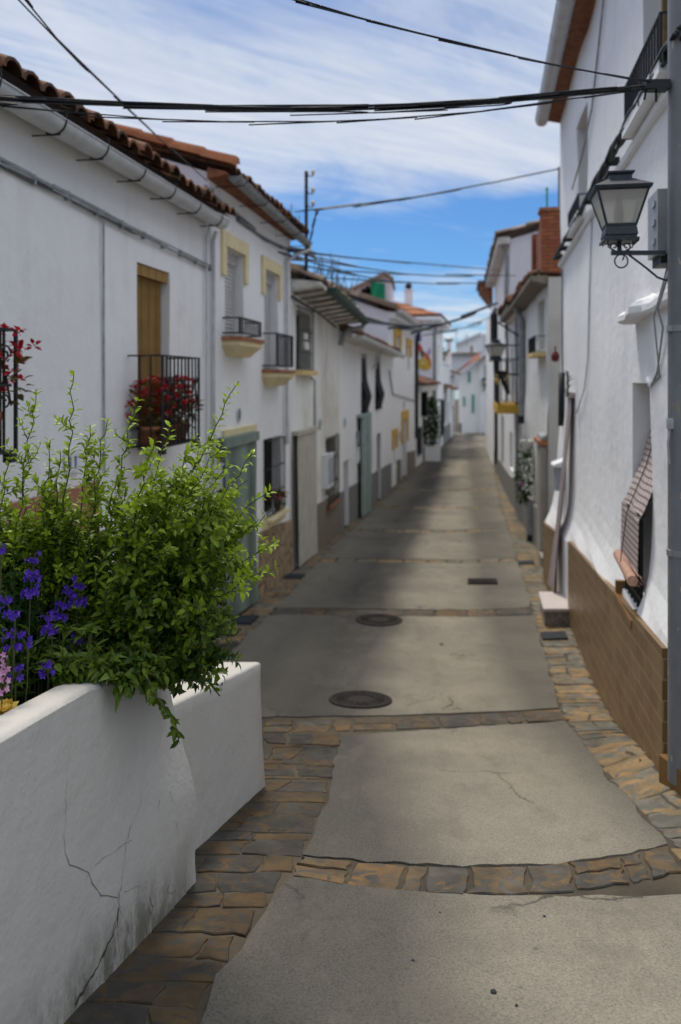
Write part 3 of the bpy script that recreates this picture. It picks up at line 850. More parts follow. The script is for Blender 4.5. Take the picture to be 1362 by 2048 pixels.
# ================================================================== house building kit
class House:
    def __init__(s, W, d0, d1, z1, label, mat, cat='house', back=4.5, z0=None):
        s.W, s.d0, s.d1, s.z1, s.mat, s.back = W, d0, d1, z1, mat, back
        dm = (d0+d1)/2; g = W.ground(dm); s.z0 = (min(W.ground(d0), W.ground(d1))-.4) if z0 is None else z0
        s.root = empty('terraced_house', tuple(W.P(dm, g, 0)), label, cat); s.holes = []
    def part(s, name, mb, mat, parent=None, smooth=False, label=None):
        return obj(name, mb, mat, parent or s.root, smooth, label)
    def hole(s, a, b, z0, z1, dp=.22): s.holes.append((a, b, z0, z1, dp))
    def build(s, off=None, ztop=None, step=.35, amp=.012, sides=True, dirt=None, zside=None):
        mb = wall_mesh(s.W, s.d0, s.d1, s.z0, s.z1, s.holes, step=step, amp=amp, off=off, ztop=ztop, dirt=dirt)
        if sides: corner_boxes(s.W, s.d0+.004, s.d1-.004, s.z0, zside or s.z1-.02, s.back, mb)
        s.part('wall', mb, s.mat)
    def plinth(s, a, b, za, zb, mat, o_=.022, zlow=None):
        of_ = o_ if callable(o_) else (lambda D: o_)
        W = s.W; n = max(1, int((b-a)/.5)); mb = MB()
        for i in range(n):
            p, q = a+(b-a)*i/n, a+(b-a)*(i+1)/n; zp, zq = za+(zb-za)*i/n, za+(zb-za)*(i+1)/n
            lo = s.z0+.05
            op, oq = of_(p), of_(q)
            mb.quad(W.P(p, lo, op), W.P(q, lo, oq), W.P(q, zq, oq), W.P(p, zp, op))
            mb.quad(W.P(p, zp, op), W.P(q, zq, oq), W.P(q, zq+.004, -.02), W.P(p, zp+.004, -.02))
        for p, zp in ((a, za), (b, zb)):
            o = of_(p); mb.quad(W.P(p, s.z0+.05, o), W.P(p, zp, o), W.P(p, zp, -.02), W.P(p, s.z0+.05, -.02))
        return s.part('plinth', mb, mat)

def bars(W, a, b, z0, z1, o, n, r=.007, hz=(), side=True, deep=None, flat=False):
    """wrought-iron grille standing proud of the wall, returned to it at the ends"""
    mb = MB()
    for i in range(n+1):
        D = a+(b-a)*i/n; mb.tube([W.P(D, z0, o), W.P(D, z1, o)], r*(1.5 if i in (0, n) else 1), 5)
    for z in (z0, z1)+tuple(hz):
        t = r*1.3
        mb.wbox(W, a-.01, b+.01, z-t*.6, z+t*.6, o-t, o+t)
        if side:
            for D in (a, b): mb.wbox(W, D-t, D+t, z-t*.6, z+t*.6, -.01 if deep is None else deep, o-t)
    return mb

def scroll(W, D, z, s, o, fl=1, turns=1.35, n=22):
    P = []
    for i in range(n+1):
        t = i/n; th = turns*2*math.pi*t; r = s*(1-.8*t)
        P.append(W.P(D+fl*r*math.cos(th), z+r*math.sin(th), o))
    return P

def pipe(W, pts, r, n=7, offs=None):
    mb = MB(); mb.tube([W.P(d, z, o) for d, z, o in pts], r, n); return mb

def window(h, a, b, z0, z1, dp=.2, kind='glass', mat=None, slat=None):
    """window with frame, glass or shutter set back in its opening"""
    W = h.W; h.hole(a, b, z0, z1, dp+.06); fw = .045; mb = MB(); o0, o1 = -dp-.05, -dp
    mb.wbox(W, a, a+fw, z0, z1, o0, o1); mb.wbox(W, b-fw, b, z0, z1, o0, o1)
    mb.wbox(W, a+fw, b-fw, z0, z0+fw, o0, o1); mb.wbox(W, a+fw, b-fw, z1-fw, z1, o0, o1)
    if kind == 'glass': mb.wbox(W, (a+b)/2-.025, (a+b)/2+.025, z0+fw, z1-fw, o0, o1)
    w = h.part('window', mb, M['darkwood'] if kind == 'glass' else M['shutter'])
    g = MB(); g.quad(W.P(a, z0, o0-.004), W.P(b, z0, o0-.004), W.P(b, z1, o0-.004), W.P(a, z1, o0-.004))
    h.part('pane', g, M['glass'], w)
    if kind in ('shutter', 'reed', 'blind'):
        s = MB(); q = -dp+.012
        s.wbox(W, a+.015, b-.015, z0+.02, z1-.015, q, q+.02)
        if kind == 'shutter':
            nz = int((z1-z0)/.05)
            for i in range(nz):
                zz = z0+.03+(z1-z0-.05)*i/nz; s.wbox(W, a+.02, b-.02, zz, zz+.036, q+.02, q+.030)
            s.wbox(W, a+.005, b-.005, z1-.14, z1-.002, q+.03, q+.06)
        if kind == 'reed':
            nz = int((z1-z0)/.021)
            for i in range(nz):
                zz = z0+.03+(z1-z0-.05)*i/nz; s.wbox(W, a+.02, b-.02, zz, zz+.014, q+.02, q+.028)
            s.wbox(W, a+.01, b-.01, z1-.10, z1-.004, q+.03, q+.09)
        h.part('shutter' if kind == 'shutter' else 'blind', s, mat or M['shutter'], w)
    return w

def doorway(h, a, b, z1, dp=.2, mat=None, z0=None):
    W = h.W; z0 = z0 if z0 is not None else min(W.ground(a), W.ground(b))-.1
    h.hole(a, b, z0, z1, dp+.06); mb = MB(); o = -dp
    mb.wbox(W, a, b, z0, z1, o-.05, o)
    m2 = MB(); 
    for (p, q) in ((.08, .46), (.54, .92)):
        for (u, v) in ((.06, .40), (.47, .92)):
            D0, D1 = a+(b-a)*p, a+(b-a)*q; Z0, Z1 = z0+.12+(z1-z0-.12)*u, z0+.12+(z1-z0-.12)*v
            m2.wbox(W, D0, D1, Z0, Z1, o, o+.015)
    d = h.part('door', mb, mat or M['dark']); h.part('panel', m2, mat or M['dark'], d); return d

def curtain(W, a, b, z0, z1, o, mat, label, cat, rod=True, wave=.012, per=.11, head=.12, headmat=None, name='door_curtain', of=None):
    """a hanging curtain or roll-down blind standing off the wall on its rod"""
    c = W.P((a+b)/2, z0((a+b)/2) if callable(z0) else z0, o); e = empty(name, tuple(c), label, cat)
    mb = MB(); n = max(6, int((b-a)/.015)); m = 14 if of else 8
    for j in range(m+1):
        for i in range(n+1):
            D = a+(b-a)*i/n; t = j/m; z = z0(D) if callable(z0) else z0
            mb.v.append(tuple(W.P(D, z+(z1-z)*t, (of(D, z+(z1-z)*t) if of else 0)+o+wave*math.sin(2*math.pi*D/per)+(1-t)*.04*(vnoise(D*3, t*3)-.3))))
    for j in range(m):
        for i in range(n): mb.f.append((j*(n+1)+i, j*(n+1)+i+1, (j+1)*(n+1)+i+1, (j+1)*(n+1)+i)); mb.t.append(.5)
    # second skin gives the cloth a little thickness
    obj('cloth', mb, mat, e, True)
    hd = MB(); hd.wbox(W, a-.03, b+.03, z1-.01, z1+head, .005, o+.03)
    obj('header', hd, headmat or mat, e)
    return e

def plaque(W, D, z, r, label, h=1.25):
    mb = MB(); n = 20; V = [W.P(D+r*math.cos(2*math.pi*k/n), z+r*h*math.sin(2*math.pi*k/n), .014) for k in range(n)]
    V2 = [W.P(D+r*math.cos(2*math.pi*k/n), z+r*h*math.sin(2*math.pi*k/n), -.02) for k in range(n)]
    mb.add(V+V2, [tuple(range(n))]+[(k, (k+1) % n, n+(k+1) % n, n+k) for k in range(n)])
    e = empty('wall_plaque', tuple(W.P(D, z, 0)), label, 'plaque', 'round green plaques on the facades')
    obj('disc', mb, M['plaque'], e)
    ri = MB(); ri.tube([W.P(D+r*1.02*math.cos(2*math.pi*k/n), z+r*1.02*h*math.sin(2*math.pi*k/n), .014) for k in range(n+1)], .008, 5)
    obj('rim', ri, M['white'], e); return e

def leaves_blob(mb, c, rx, ry, rz, n, L, w, tlo=.1, thi=.9, hollow=.3):
    for _ in range(n):
        while True:
            v = Vector((random.uniform(-1,1), random.uniform(-1,1), random.uniform(-1,1)))
            if hollow < v.length < 1: break
        p = Vector((c[0]+v.x*rx, c[1]+v.y*ry, c[2]+v.z*rz))
        d = Vector((v.x+random.uniform(-.6,.6), v.y+random.uniform(-.6,.6), v.z+random.uniform(-.5,.8)))
        up = Vector((random.uniform(-.5,.5), random.uniform(-.5,.5), 1))
        s = random.uniform(.7, 1.25); t = max(0, min(1, tlo+(thi-tlo)*(.5+.35*v.z+random.uniform(-.3,.3))))
        mb.leaf(p, d, up, L*s, w*s, t)

def flower_pot(c, r, h, label, nl=90, nf=26, spread=.22, leafm='leaf_red', fl='petal_red', group='flower pots on balconies and sills', tall=.22, fs=.022, cat='flower pot'):
    c = Vector(c); e = empty('flower_pot', tuple(c), label, cat, group)
    mb = MB(); mb.lathe(c, [(r*.001,0),(r*.68,0),(r*.95,h*.82),(r*1.08,h*.82),(r*1.08,h),(r*.94,h),(r*.9,h*.9),(.001,h*.9)], 14)
    obj('pot', mb, M['tan_tile'], e, True)
    lf = MB()
    leaves_blob(lf, c+Vector((0,0,h+tall*.55)), spread, spread, tall*.8, nl, .055, .045, .05, .9, .1)
    for k in range(9):
        th = k*.7; lf.tube([c+Vector((0,0,h*.9)), c+Vector((.4*spread*math.cos(th), .4*spread*math.sin(th), h+tall*.5)), c+Vector((.9*spread*math.cos(th), .9*spread*math.sin(th), h+tall*(.7+.4*hsh(k,1))))], .003, 4, .2)
    obj('foliage', lf, M[leafm], e)
    if nf:
        pm = MB()
        for _ in range(nf):
            th = random.uniform(0, 6.283); q = math.sqrt(random.random())*1.15
            p = c+Vector((spread*q*math.cos(th), spread*q*math.sin(th), h+tall*random.uniform(.35,1.55)))
            for k in range(9):
                d = Vector((random.uniform(-1,1), random.uniform(-1,1), random.uniform(-.4,1)))
                pm.leaf(p+d*fs*.5, d, Vector((random.random(), random.random(), 1)), fs*1.5, fs*1.1, random.uniform(.1,1))
        obj('blossom', pm, M[fl], e)
    return e

# ================================================================== left house 1
h = House(L1, -1.5, 8.55, 1.80, 'nearest left house, white with red geraniums on its balcony and a tan reed blind', M['plaster'])
W = L1
a, b = W.d(275), W.d(340)
w = window(h, a, b, -.60, 1.0, .12, 'reed', M['reed'])
hz = -.35
h.build(step=.3)
h.part('roof', tile_roof(W, -1.5, 8.66, 1.73, .26, 4.2, 1.75, .20, .38, .078), M['tiles'], None, True)
gt = h.part('gutter', half_gutter(W, -1.4, 8.52, 1.64, .15, .088, .045), M['pvc'], None, True)
for i in range(15):
    D = 2.6+.0+i*.63+.12*(hsh(i,2)-.5)
    if D > 8.4: break
    zz = 1.64+.045*(D+1.4)/9.9
    m = MB(); m.tube([W.P(D, zz-.092, -.02), W.P(D, zz-.094, .20)], .0055, 5)
    m.tube([W.P(D, zz+.093*math.sin(math.pi+math.pi*k/10), .15+.093*math.cos(math.pi+math.pi*k/10)) for k in range(3, 11)]+[W.P(D, zz+.06, .24)], .0055, 5)
    h.part('bracket', m, M['iron'], gt)
for px, yt in ((413, 470), (427, 460)):
    D = W.d(px, .03); h.part('downpipe', pipe(W, [(D, 1.60, .06), (D, 1.5, .03), (D+.01, -2.75, .03)], .022 if px > 420 else .014), M['pvc'])
D = W.d(207, .02); h.part('conduit', pipe(W, [(D, 1.27, .02), (D+.01, .4, .016), (D+.02, -.7, .018)], .009), M['greycable'])
# terracotta facing low on the wall
m = MB(); D0, D1 = 4.9, W.d(191)
m.hexa([W.P(D0,-2.9,.0), W.P(D0,-2.9,.03), W.P(D1,-2.9,.03), W.P(D1,-2.9,.0), W.P(D0,-.76,.0), W.P(D0,-.76,.03), W.P(D1,-.76,.03), W.P(D1,-.76,.0)])
h.part('facing_panel', m, M['terracotta_plinth'])
h.plinth(W.d(200), 8.5, -2.0, -2.1, M['brown_plinth'])
# balcony with scrolls
def balcony(h, a, b, z0, z1, o, n, nm='balcony', scr=3, slab=None, r=.0085):
    W = h.W; mb = bars(W, a, b, z0, z1, o, n, r)
    side = MB()
    for D in (a, b):
        for q in (.33, .66): mb.tube([W.P(D, z0, o*q), W.P(D, z1, o*q)], r, 5)
    bl = h.part(nm, mb, M['iron'])
    for k in range(scr):
        sm = MB(); D = a+(b-a)*(k+.5)/scr; zc = z0+(z1-z0)*.55; s = (b-a)/n*.95
        for f in (-1, 1):
            sm.tube(scroll(W, D+f*s*.5, zc+s*1.6, s*.5, o+.012, f), .006, 4)
            sm.tube([W.P(D, zc+s*1.5, o+.012), W.P(D+f*s*.55, zc+s*.4, o+.012), W.P(D+f*s*1.0, zc-s*1.1, o+.012)], .0065, 4)
            sm.tube(scroll(W, D+f*s*.5, zc-s*.9, s*.45, o+.012, -f), .006, 4)
        sm.wbox(W, D-s, D+s, zc-s*.1, zc+s*.05, o+.006, o+.016)
        h.part('scrollwork', sm, M['iron'], bl)
    for D in (a+.03, b-.03):
        ft = MB(); ft.wbox(W, D-.03, D+.03, z0-.06, z0-.012, o-.04, o+.01); h.part('foot', ft, M['iron'], bl)
    if slab:
        sb = MB(); sb.wbox(W, a-.02, b+.02, z0-.02-slab, z0-.02, -.02, o+.03); h.part('slab', sb, M['plaster'], bl)
    return bl
balcony(h, 6.58, 7.42, -.55, .20, .30, 10)
fl = MB(); 
for q in range(5): fl.wbox(W, 6.58, 7.42, -.56, -.545, .02+q*.062, .045+q*.062)
h.part('balcony_grate', fl, M['iron'])
for k, (D, o) in enumerate(((6.66,.15),(6.88,.17),(7.10,.15),(7.30,.16))):
    flower_pot(W.P(D, -.545, o), .085, .16, ['red geranium in terracotta pot, nearest in the railed balcony', 'red geranium in terracotta pot, second along the railed balcony', 'red geranium in terracotta pot, third along the railed balcony', 'red geranium in terracotta pot, farthest in the railed balcony'][k], 150, 36, .18, tall=.26, fs=.023)
D1 = W.d(31, .28); balcony(h, D1-1.0, D1, -.40, .28, .28, 9)
b1 = MB()
for q in range(4): b1.wbox(W, D1-1.0, D1, -.41, -.395, .02+q*.065, .045+q*.065)
h.part('balcony_grate', b1, M['iron'])
flower_pot(W.P(D1-.13, -.395, .17), .10, .22, 'red flowers in tall terracotta pot at the left picture edge', 90, 42, .23, tall=.30, fs=.026)
# number tile 11
D = W.d(141); z = W.z(141, 925); m = MB(); m.wbox(W, D-.10, D+.10, z-.075, z+.075, .005, .018)
e = empty('number_tile', tuple(W.P(D, z, .0)), 'white house number tile with blue digits 11 behind the shrub', 'house number')
obj('tile', m, M['white'], e)
m = MB()
for q in (-.038, .038): m.wbox(W, D+q-.011, D+q+.011, z-.045, z+.045, .018, .021); m.wbox(W, D+q-.024, D+q-.011, z+.025, z+.036, .018, .0205)
obj('digits', m, M['digit'], e)

# ================================================================== left house 2
h = House(L1, 8.56, 12.22, 2.28, 'second left house, white with two yellow trimmed upper windows and yellow sills', M['plaster'])
for px0, px1, yt, zb, rtop, rz in ((449.5, 485.5, 492, .49, .70, .50), (527.5, 555, 537, .14, .62, .16)):
    a, b = W.d(px0), W.d(px1); z1 = W.z(px0, yt)
    w = window(h, a, b, zb, z1, .15, 'shutter', M['slats'])
    m = MB(); s = .15
    m.wbox(W, a-s, b+s, z1, z1+.16, -.01, .035); m.wbox(W, a-s, a-.012, z1-.34, z1-.0004, -.01, .033); m.wbox(W, b+.012, b+s, z1-.34, z1-.0004, -.01, .033)
    h.part('surround', m, M['cream'], w)
    m = MB(); a2, b2 = a-.09, b+.09
    m.wbox(W, a2-.03, b2+.03, zb-.045, zb, -.1, .24); h.part('sill', m, M['tan_tile'], w)
    m = MB(); q = lambda D, z, o: W.P(D, z, o)
    m.hexa([q(a2+.12, zb-.22, -.01), q(a2+.12, zb-.22, .10), q(b2-.12, zb-.22, .10), q(b2-.12, zb-.22, -.01), q(a2, zb-.10, -.01), q(a2, zb-.10, .21), q(b2, zb-.10, .21), q(b2, zb-.10, -.01)])
    m.wbox(W, a2-.01, b2+.01, zb-.10, zb-.046, -.01, .222)
    h.part('corbel', m, M['cream'], w)
    m = bars(W, a2+.02, b2-.02, rz+.03, rtop, .20, 8, .0105)
    h.part('railing', m, M['iron'], w)
doorway(h, W.d(452), W.d(505), -.66, .2, M['dark'])
a, b = W.d(532, .03), W.d(566, .03); zt = -.80
w = window(h, a, b, -1.86, zt, .13, 'glass')
h.part('grille', bars(W, a-.02, b+.02, -1.84, zt-.02, .05, 8, .0065, (-1.2,-1.55)), M['iron'], w)
m = MB(); m.wbox(W, a-.05, b+.05, -1.90, -1.862, -.1, .14); m.wbox(W, a-.05, b+.05, -2.0, -1.902, -.01, .06); h.part('sill', m, M['cream'], w)
h.build(step=.3, sides=False)
m = MB(); corner_boxes(W, 8.564, 12.21, h.z0, 2.22, 4.6, m)
# gable triangle above the lower neighbour
for D in (8.565, 12.21): m.add([W.P(D, 2.22, 0), W.P(D, 2.22, -4.6), W.P(D, 3.75, -4.6)], [(0,1,2)])
h.part('gable', m, M['plaster_shade'])
h.part('roof', tile_roof(W, 8.50, 12.36, 2.22, .26, 4.6, 1.55, .20, .38, .075, sag=.03), M['tiles'], None, True)
# verge: a course of new tiles laid along the gable
vg = MB()
for i in range(13):
    t0, t1 = i*.36, i*.36+.37; rs = 1.55/4.9
    for dd, hh, tt in ((-.02,.0,.7), (.08,.055,.95)):
        vg.hexa([W.P(8.46+dd, 2.27+rs*t0+hh, .30-t0), W.P(8.46+dd+.15, 2.27+rs*t0+hh, .30-t0), W.P(8.46+dd+.15, 2.27+rs*t1+hh-.01, .30-t1), W.P(8.46+dd, 2.27+rs*t1+hh-.01, .30-t1),
                 W.P(8.48+dd, 2.33+rs*t0+hh, .30-t0), W.P(8.46+dd+.13, 2.33+rs*t0+hh, .30-t0), W.P(8.46+dd+.13, 2.33+rs*t1+hh-.02, .30-t1), W.P(8.48+dd, 2.33+rs*t1+hh-.02, .30-t1)], tt*hsh(i,dd+2)+.2)
h.part('verge_tiles', vg, M['tiles_new'])
m = MB(); m.hexa([W.P(8.5,2.14,-.005), W.P(8.5,2.18,.20), W.P(12.3,2.18,.20), W.P(12.3,2.14,-.005), W.P(8.5,2.26,-.005), W.P(8.5,2.21,.20), W.P(12.3,2.21,.20), W.P(12.3,2.26,-.005)])
h.part('soffit', m, M['soffit'])
gt = h.part('gutter', half_gutter(W, 8.62, 12.28, 2.19, .25, .068, -.10), M['zinc'], None, True)
for D in (8.75, 9.6, 10.5, 11.3, 12.1):
    m = MB(); zz = 2.19-.1*(D-8.62)/3.7; m.tube([W.P(D, zz-.077, -.02), W.P(D, zz-.078, .33)], .006, 5); m.tube([W.P(D, zz-.02, .375), W.P(D, zz-.078, .31)], .006, 5); h.part('bracket', m, M['iron'], gt)
D = W.d(574, .05)
h.part('downpipe', pipe(W, [(12.25, 2.05, .30), (12.22, 1.98, .30), (12.0, 1.86, .10), (D, 1.74, .05), (D, -.55, .05)], .027), M['pvc'])
h.part('downpipe', pipe(W, [(D, -.55, .05), (D+.02, -.95, .05)], .033), M['pvc'])
m = MB(); D0 = W.d(508)+.1
h.plinth(W.d(516), 12.2, -1.99, -2.13, M['rubble'], .035)
m = MB(); a, b = W.d(443), W.d(508); m.wbox(W, a, b, -.66, -.565, -.01, .04); m.wbox(W, a, a+.12, -2.9, -.662, -.01, .038); h.part('door_surround', m, M['cream'])
curtain(W, W.d(451, .10), W.d(513, .10), lambda D: W.ground(D)+.05, -.74, .10, M['strip_green'], 'sage green strip curtain hanging over the door behind the shrub', 'door curtain', wave=.006, per=.062, head=.10)
flower_pot(W.P(W.d(553), -1.86, .02), .05, .09, 'red geranium in a small pot behind the barred lower window', 50, 16, .13, 'leaf_dark', tall=.14)
plaque(W, W.d(476), W.z(476, 830), .068, 'round green glazed plaque above the sage green door curtain')
def wallbox(W, px0, px1, y0, y1, o, mat, label, name='meter_box', cat='meter box', lid=None):
    D0, D1 = W.d(px0), W.d(px1); z1 = W.z(px0, y0); z0 = W.z(px0, y1)
    e = empty(name, tuple(W.P((D0+D1)/2, z0, 0)), label, cat); m = MB(); m.wbox(W, D0, D1, z0, z1, .0, o); obj('case', m, mat, e)
    m = MB(); k = (D1-D0)*.1; m.wbox(W, D0+k, D1-k, z0+(z1-z0)*.12, z0+(z1-z0)*.90, o, o+.012); obj('lid', m, lid or mat, e)
    m = MB(); m.wbox(W, D0-.01, D1+.01, z1+.001, z1+.02, 0, o+.025); obj('hood', m, mat, e); return e
wallbox(W, 434, 446, 930, 978, .06, M['white'], 'small white meter box left of the sage green door curtain', lid=M['greybox'])
m = MB(); c = W.P(W.d(438), W.z(438, 1022), .065); m.lathe(c, [(.01,0),(.05,.01),(.06,.10),(.055,.18),(.03,.22),(.0,.23)], 12)
thing('refuse_bag', m, M['slate_cover'], 'dark bag hanging on the wall beside the sage green door curtain', 'bag', None, True)

# ================================================================== left house 3
h = House(L1, 12.23, 16.40, 1.42, 'stained off-white house with deep eaves, green gutter and weeds on its roof', M['plaster_old'])
a, b = W.d(591), W.d(621)
w = window(h, a, b, .16, 1.10, .22, 'glass')
h.part('grille', bars(W, a, b, .17, 1.16, .05, 9, .006, (.8,.45)), M['iron'], w)
m = MB(); m.wbox(W, a-.03, b+.05, .08, .155, -.1, .12); h.part('sill', m, M['yellow'], w)
m = MB(); m.wbox(W, a+.006, a+.09, .17, 1.0, -.20, -.02); h.part('open_leaf', m, M['woodbeige'], w)
doorway(h, W.d(595), W.d(630), -.84, .2)
a, b = W.d(657, .06), W.d(676, .06)
w = window(h, a, b, -2.30, -1.12, .16, 'glass'); h.part('grille', bars(W, a-.03, b+.03, -2.34, -1.08, .07, 7, .008, (-1.5,-1.95)), M['iron'], w)
m = MB(); m.wbox(W, a-.06, b+.06, -2.42, -2.36, -.1, .10); h.part('sill', m, M['tan_tile'], w)
h.build(step=.4, amp=.02, ztop=lambda D: interp([(12.23,1.40),(16.4,1.16)], D), zside=1.1, dirt=None)
h.part('roof', tile_roof(W, 12.25, 16.55, 1.50, .50, 4.2, 1.75, .20, .38, .075, zslope=-.24, sag=.06, vary=2.2), M['tiles_pale'], None, True)
m = MB(); m.hexa([W.P(12.25,1.36,-.02), W.P(12.25,1.44,.46), W.P(16.5,1.20,.46), W.P(16.5,1.12,-.02), W.P(12.25,1.55,-.02), W.P(12.25,1.50,.46), W.P(16.5,1.26,.46), W.P(16.5,1.32,-.02)])
sf = h.part('soffit', m, M['soffit_grey'])
for i in range(9):
    D = 12.5+i*.48; zz = 1.40-.24*(D-12.25)/4.3; m = MB()
    m.hexa([W.P(D-.035,zz-.06,-.02), W.P(D-.035,zz+.00,.46), W.P(D+.035,zz+.00,.46), W.P(D+.035,zz-.06,-.02), W.P(D-.035,zz-.03,-.02), W.P(D-.035,zz+.05,.46), W.P(D+.035,zz+.05,.46), W.P(D+.035,zz-.03,-.02)])
    h.part('rafter', m, M['beam'], sf)
h.part('gutter', half_gutter(W, 12.75, 16.5, 1.46, .52, .095, -.24), M['greenmetal'], None, True)
h.part('downpipe', pipe(W, [(16.45, 1.16, .50), (16.45, 1.08, .48), (16.3, 1.02, .22), (16.28, .92, .12), (16.28, .70, .06)], .05), M['zinc'])
h.plinth(W.d(633), 16.38, -2.20, -2.30, M['brown_plinth'], .03)
curtain(W, W.d(595, .09), W.d(633, .09), lambda D: W.ground(D)+.04, -.84, .09, M['slat_cream'], 'cream slatted roller curtain hanging over the door of the stained house', 'door curtain', wave=.002, per=.3, head=.05)
wallbox(W, 643, 655, 912, 978, .12, M['white'], 'white meter box beside the barred window of the stained house', lid=M['mailgrey'])
plaque(W, W.d(639.5), W.z(639.5, 848), .075, 'round green glazed plaque on the stained house, right of the cream curtain')
# things hung in the grille
z = W.z(617, 690); m = MB(); D = W.d(612, .09)
m.wbox(W, D-.16, D+.16, z-.10, z+.02, .07, .11); m.wbox(W, D-.13, D+.13, z+.06, z+.16, .07, .10)
thing('hanging_cloth', m, M['soffit_grey'], 'pale folded cloths hung on the upper grille of the stained house', 'cloth')

# ================================================================== left house 4
h = House(L1, 16.41, 26.0, .98, 'low white house with grey gutter, dark leaning window blinds and a pale green door cloth', M['plaster'])
ed = []
for px0, px1, zb in ((722.5, 734, .28), (750.5, 761, .10)):
    a, b = W.d(px0), W.d(px1); w = window(h, a, b, -.80, .66, .18, 'blind', M['dark'] if px0 > 740 else M['shutter'])
    m = MB(); V = []
    for zz, o in ((.55, -.06), (.0, .01), (-.06, .02), (-.38, .12), (-.44, .12), (-.70, .05), (-.78, .02)):
        V.append((W.P(a, zz, o), W.P(b, zz, o)))
    for p, q in zip(V, V[1:]): m.quad(p[0], p[1], q[1], q[0]); 
    for p, q in zip(V, V[1:]):
        n_ = Vector((.02,-.004,.015)); m.quad(p[0]-n_, q[0]-n_, q[1]-n_, p[1]-n_)
    m.wbox(W, a, b, -.82, -.76, .0, .05)
    h.part('leaning_blind', m, M['dark'], w)
doorway(h, W.d(722), W.d(740), -.86, .2)
doorway(h, W.d(754), W.d(761.5), -1.52, .08, M['dark'])
doorway(h, W.d(687), W.d(697), -1.74, .3, M['grey_plinth'])
h.build(step=.5, ztop=lambda D: interp([(16.4,.96),(26,.84)], D), zside=.8)
h.part('roof', tile_roof(W, 16.4, 26.3, .98, .32, 4.0, 1.5, .22, .4, .075, zslope=-.12, sag=.04), M['tiles'], None, True)
h.part('gutter', half_gutter(W, 16.7, 26.2, .93, .36, .10, -.12), M['pvc'], None, True)
m = MB(); m.hexa([W.P(16.5,.82,.0), W.P(16.5,.88,.27), W.P(26.2,.76,.27), W.P(26.2,.72,.0), W.P(16.5,.97,.0), W.P(16.5,.97,.27), W.P(26.2,.85,.27), W.P(26.2,.85,.0)]); h.part('soffit', m, M['soffit_grey'])
h.part('downpipe', pipe(W, [(20.9,.80,.34),(20.95,.70,.3),(21.3,.35,.06),(21.6,.32,.06),(21.9,.7,.06)], .03), M['pvc'])
for p0, p1 in ((W.d(678), W.d(686.6)), (W.d(697.4), W.d(721)), (W.d(741), W.d(753.6)), (W.d(762), 25.9)):
    zf = lambda D: interp([(16.4,-2.32),(26,-2.68)], D)
    h.plinth(p0, p1, zf(p0), zf(p1), M['grey_plinth'], .025)
curtain(W, W.d(724, .12), W.d(741, .12), lambda D: W.ground(D)+.04, -.88, .12, M['strip_pale'], 'pale green cloth curtain hanging over a door halfway down the left side', 'door curtain', wave=.03, per=.3, head=.06)
wallbox(W, 711.5, 716, 866, 890, .06, M['greybox'], 'small grey upper meter box left of the pale green door cloth')
wallbox(W, 712.5, 717, 896, 926, .06, M['white'], 'small pale lower meter box left of the pale green door cloth')
plaque(W, W.d(689), W.z(689, 845), .085, 'small green plaque at the near end of the low house with grey gutter')

# ================================================================== left house 5 (yellow trims)
W = L2
h = House(L2, 25.1, 33.0, 2.2, 'white house with mustard trimmed small windows and a rooftop room behind', M['plaster'], back=5)
for p0, p1, yt, yb in ((790.5, 798, 671, 712), (814, 819.5, 690, 740)):
    a, b = W.d(p0), W.d(p1); z1 = W.z(p0, yt); z0 = W.z(p0, yb); w = window(h, a, b, z0, z1, .14, 'blind', M['shutter'])
    m = MB(); s = .42; m.wbox(W, a-s, b+s, z1, z1+.26, -.01, .05); m.wbox(W, a-s, a-.05, z1-.42, z1-.001, -.01, .048); m.wbox(W, b+.05, b+s, z1-.42, z1-.001, -.01, .048); h.part('surround', m, M['yellow_deep'], w)
a, b = W.d(804.5), W.d(812.5); doorway(h, a, b, -1.45, .18, M['mailgrey'])
m = MB(); m.wbox(W, a-.35, b+.45, -1.42, -1.12, -.01, .05); m.wbox(W, a-.35, a-.02, -2.3, -1.422, -.01, .05); m.wbox(W, b+.1, b+.45, -2.3, -1.422, -.01, .05); h.part('door_surround', m, M['yellow_deep'])
a, b = W.d(786.5), W.d(790.5); w = window(h, a, b, -2.9, -1.85, .12, 'blind', M['shutter'])
m = MB(); m.wbox(W, a-.35, b+.35, -1.84, -1.62, -.01, .05); m.wbox(W, a-.35, a-.05, -2.28, -1.841, -.01, .05); m.wbox(W, b+.05, b+.35, -2.28, -1.841, -.01, .05); h.part('surround', m, M['yellow_deep'], w)
a, b = W.d(797.5), W.d(801.5); w = window(h, a, b, -2.2, -1.82, .1, 'blind', M['dark'])
h.build(step=.8, sides=False)
m = MB(); corner_boxes(W, 25.11, 32.99, h.z0, 2.14, 5.0, m)
for D in (25.11, 32.99): m.add([W.P(D, 2.14, 0), W.P(D, 2.14, -5), W.P(D, 3.85, -5)], [(0,1,2)])
h.part('gable', m, M['plaster_shade'])
h.part('roof', tile_roof(W, 25.0, 33.3, 2.24, .30, 5, 1.72, .22, .42, .078), M['tiles_new'], None, True)
vg = MB()
for i in range(13):
    t0, t1 = i*.4, i*.4+.4; rs = .345
    vg.hexa([W.P(24.9, 2.20+rs*t0, .30-t0), W.P(25.2, 2.20+rs*t0, .30-t0), W.P(25.2, 2.20+rs*t1, .30-t1), W.P(24.9, 2.20+rs*t1, .30-t1), W.P(24.95, 2.38+rs*t0, .30-t0), W.P(25.15, 2.38+rs*t0, .30-t0), W.P(25.15, 2.36+rs*t1, .30-t1), W.P(24.95, 2.36+rs*t1, .30-t1)], hsh(i, 5))
h.part('verge_tiles', vg, M['tiles_pale'])
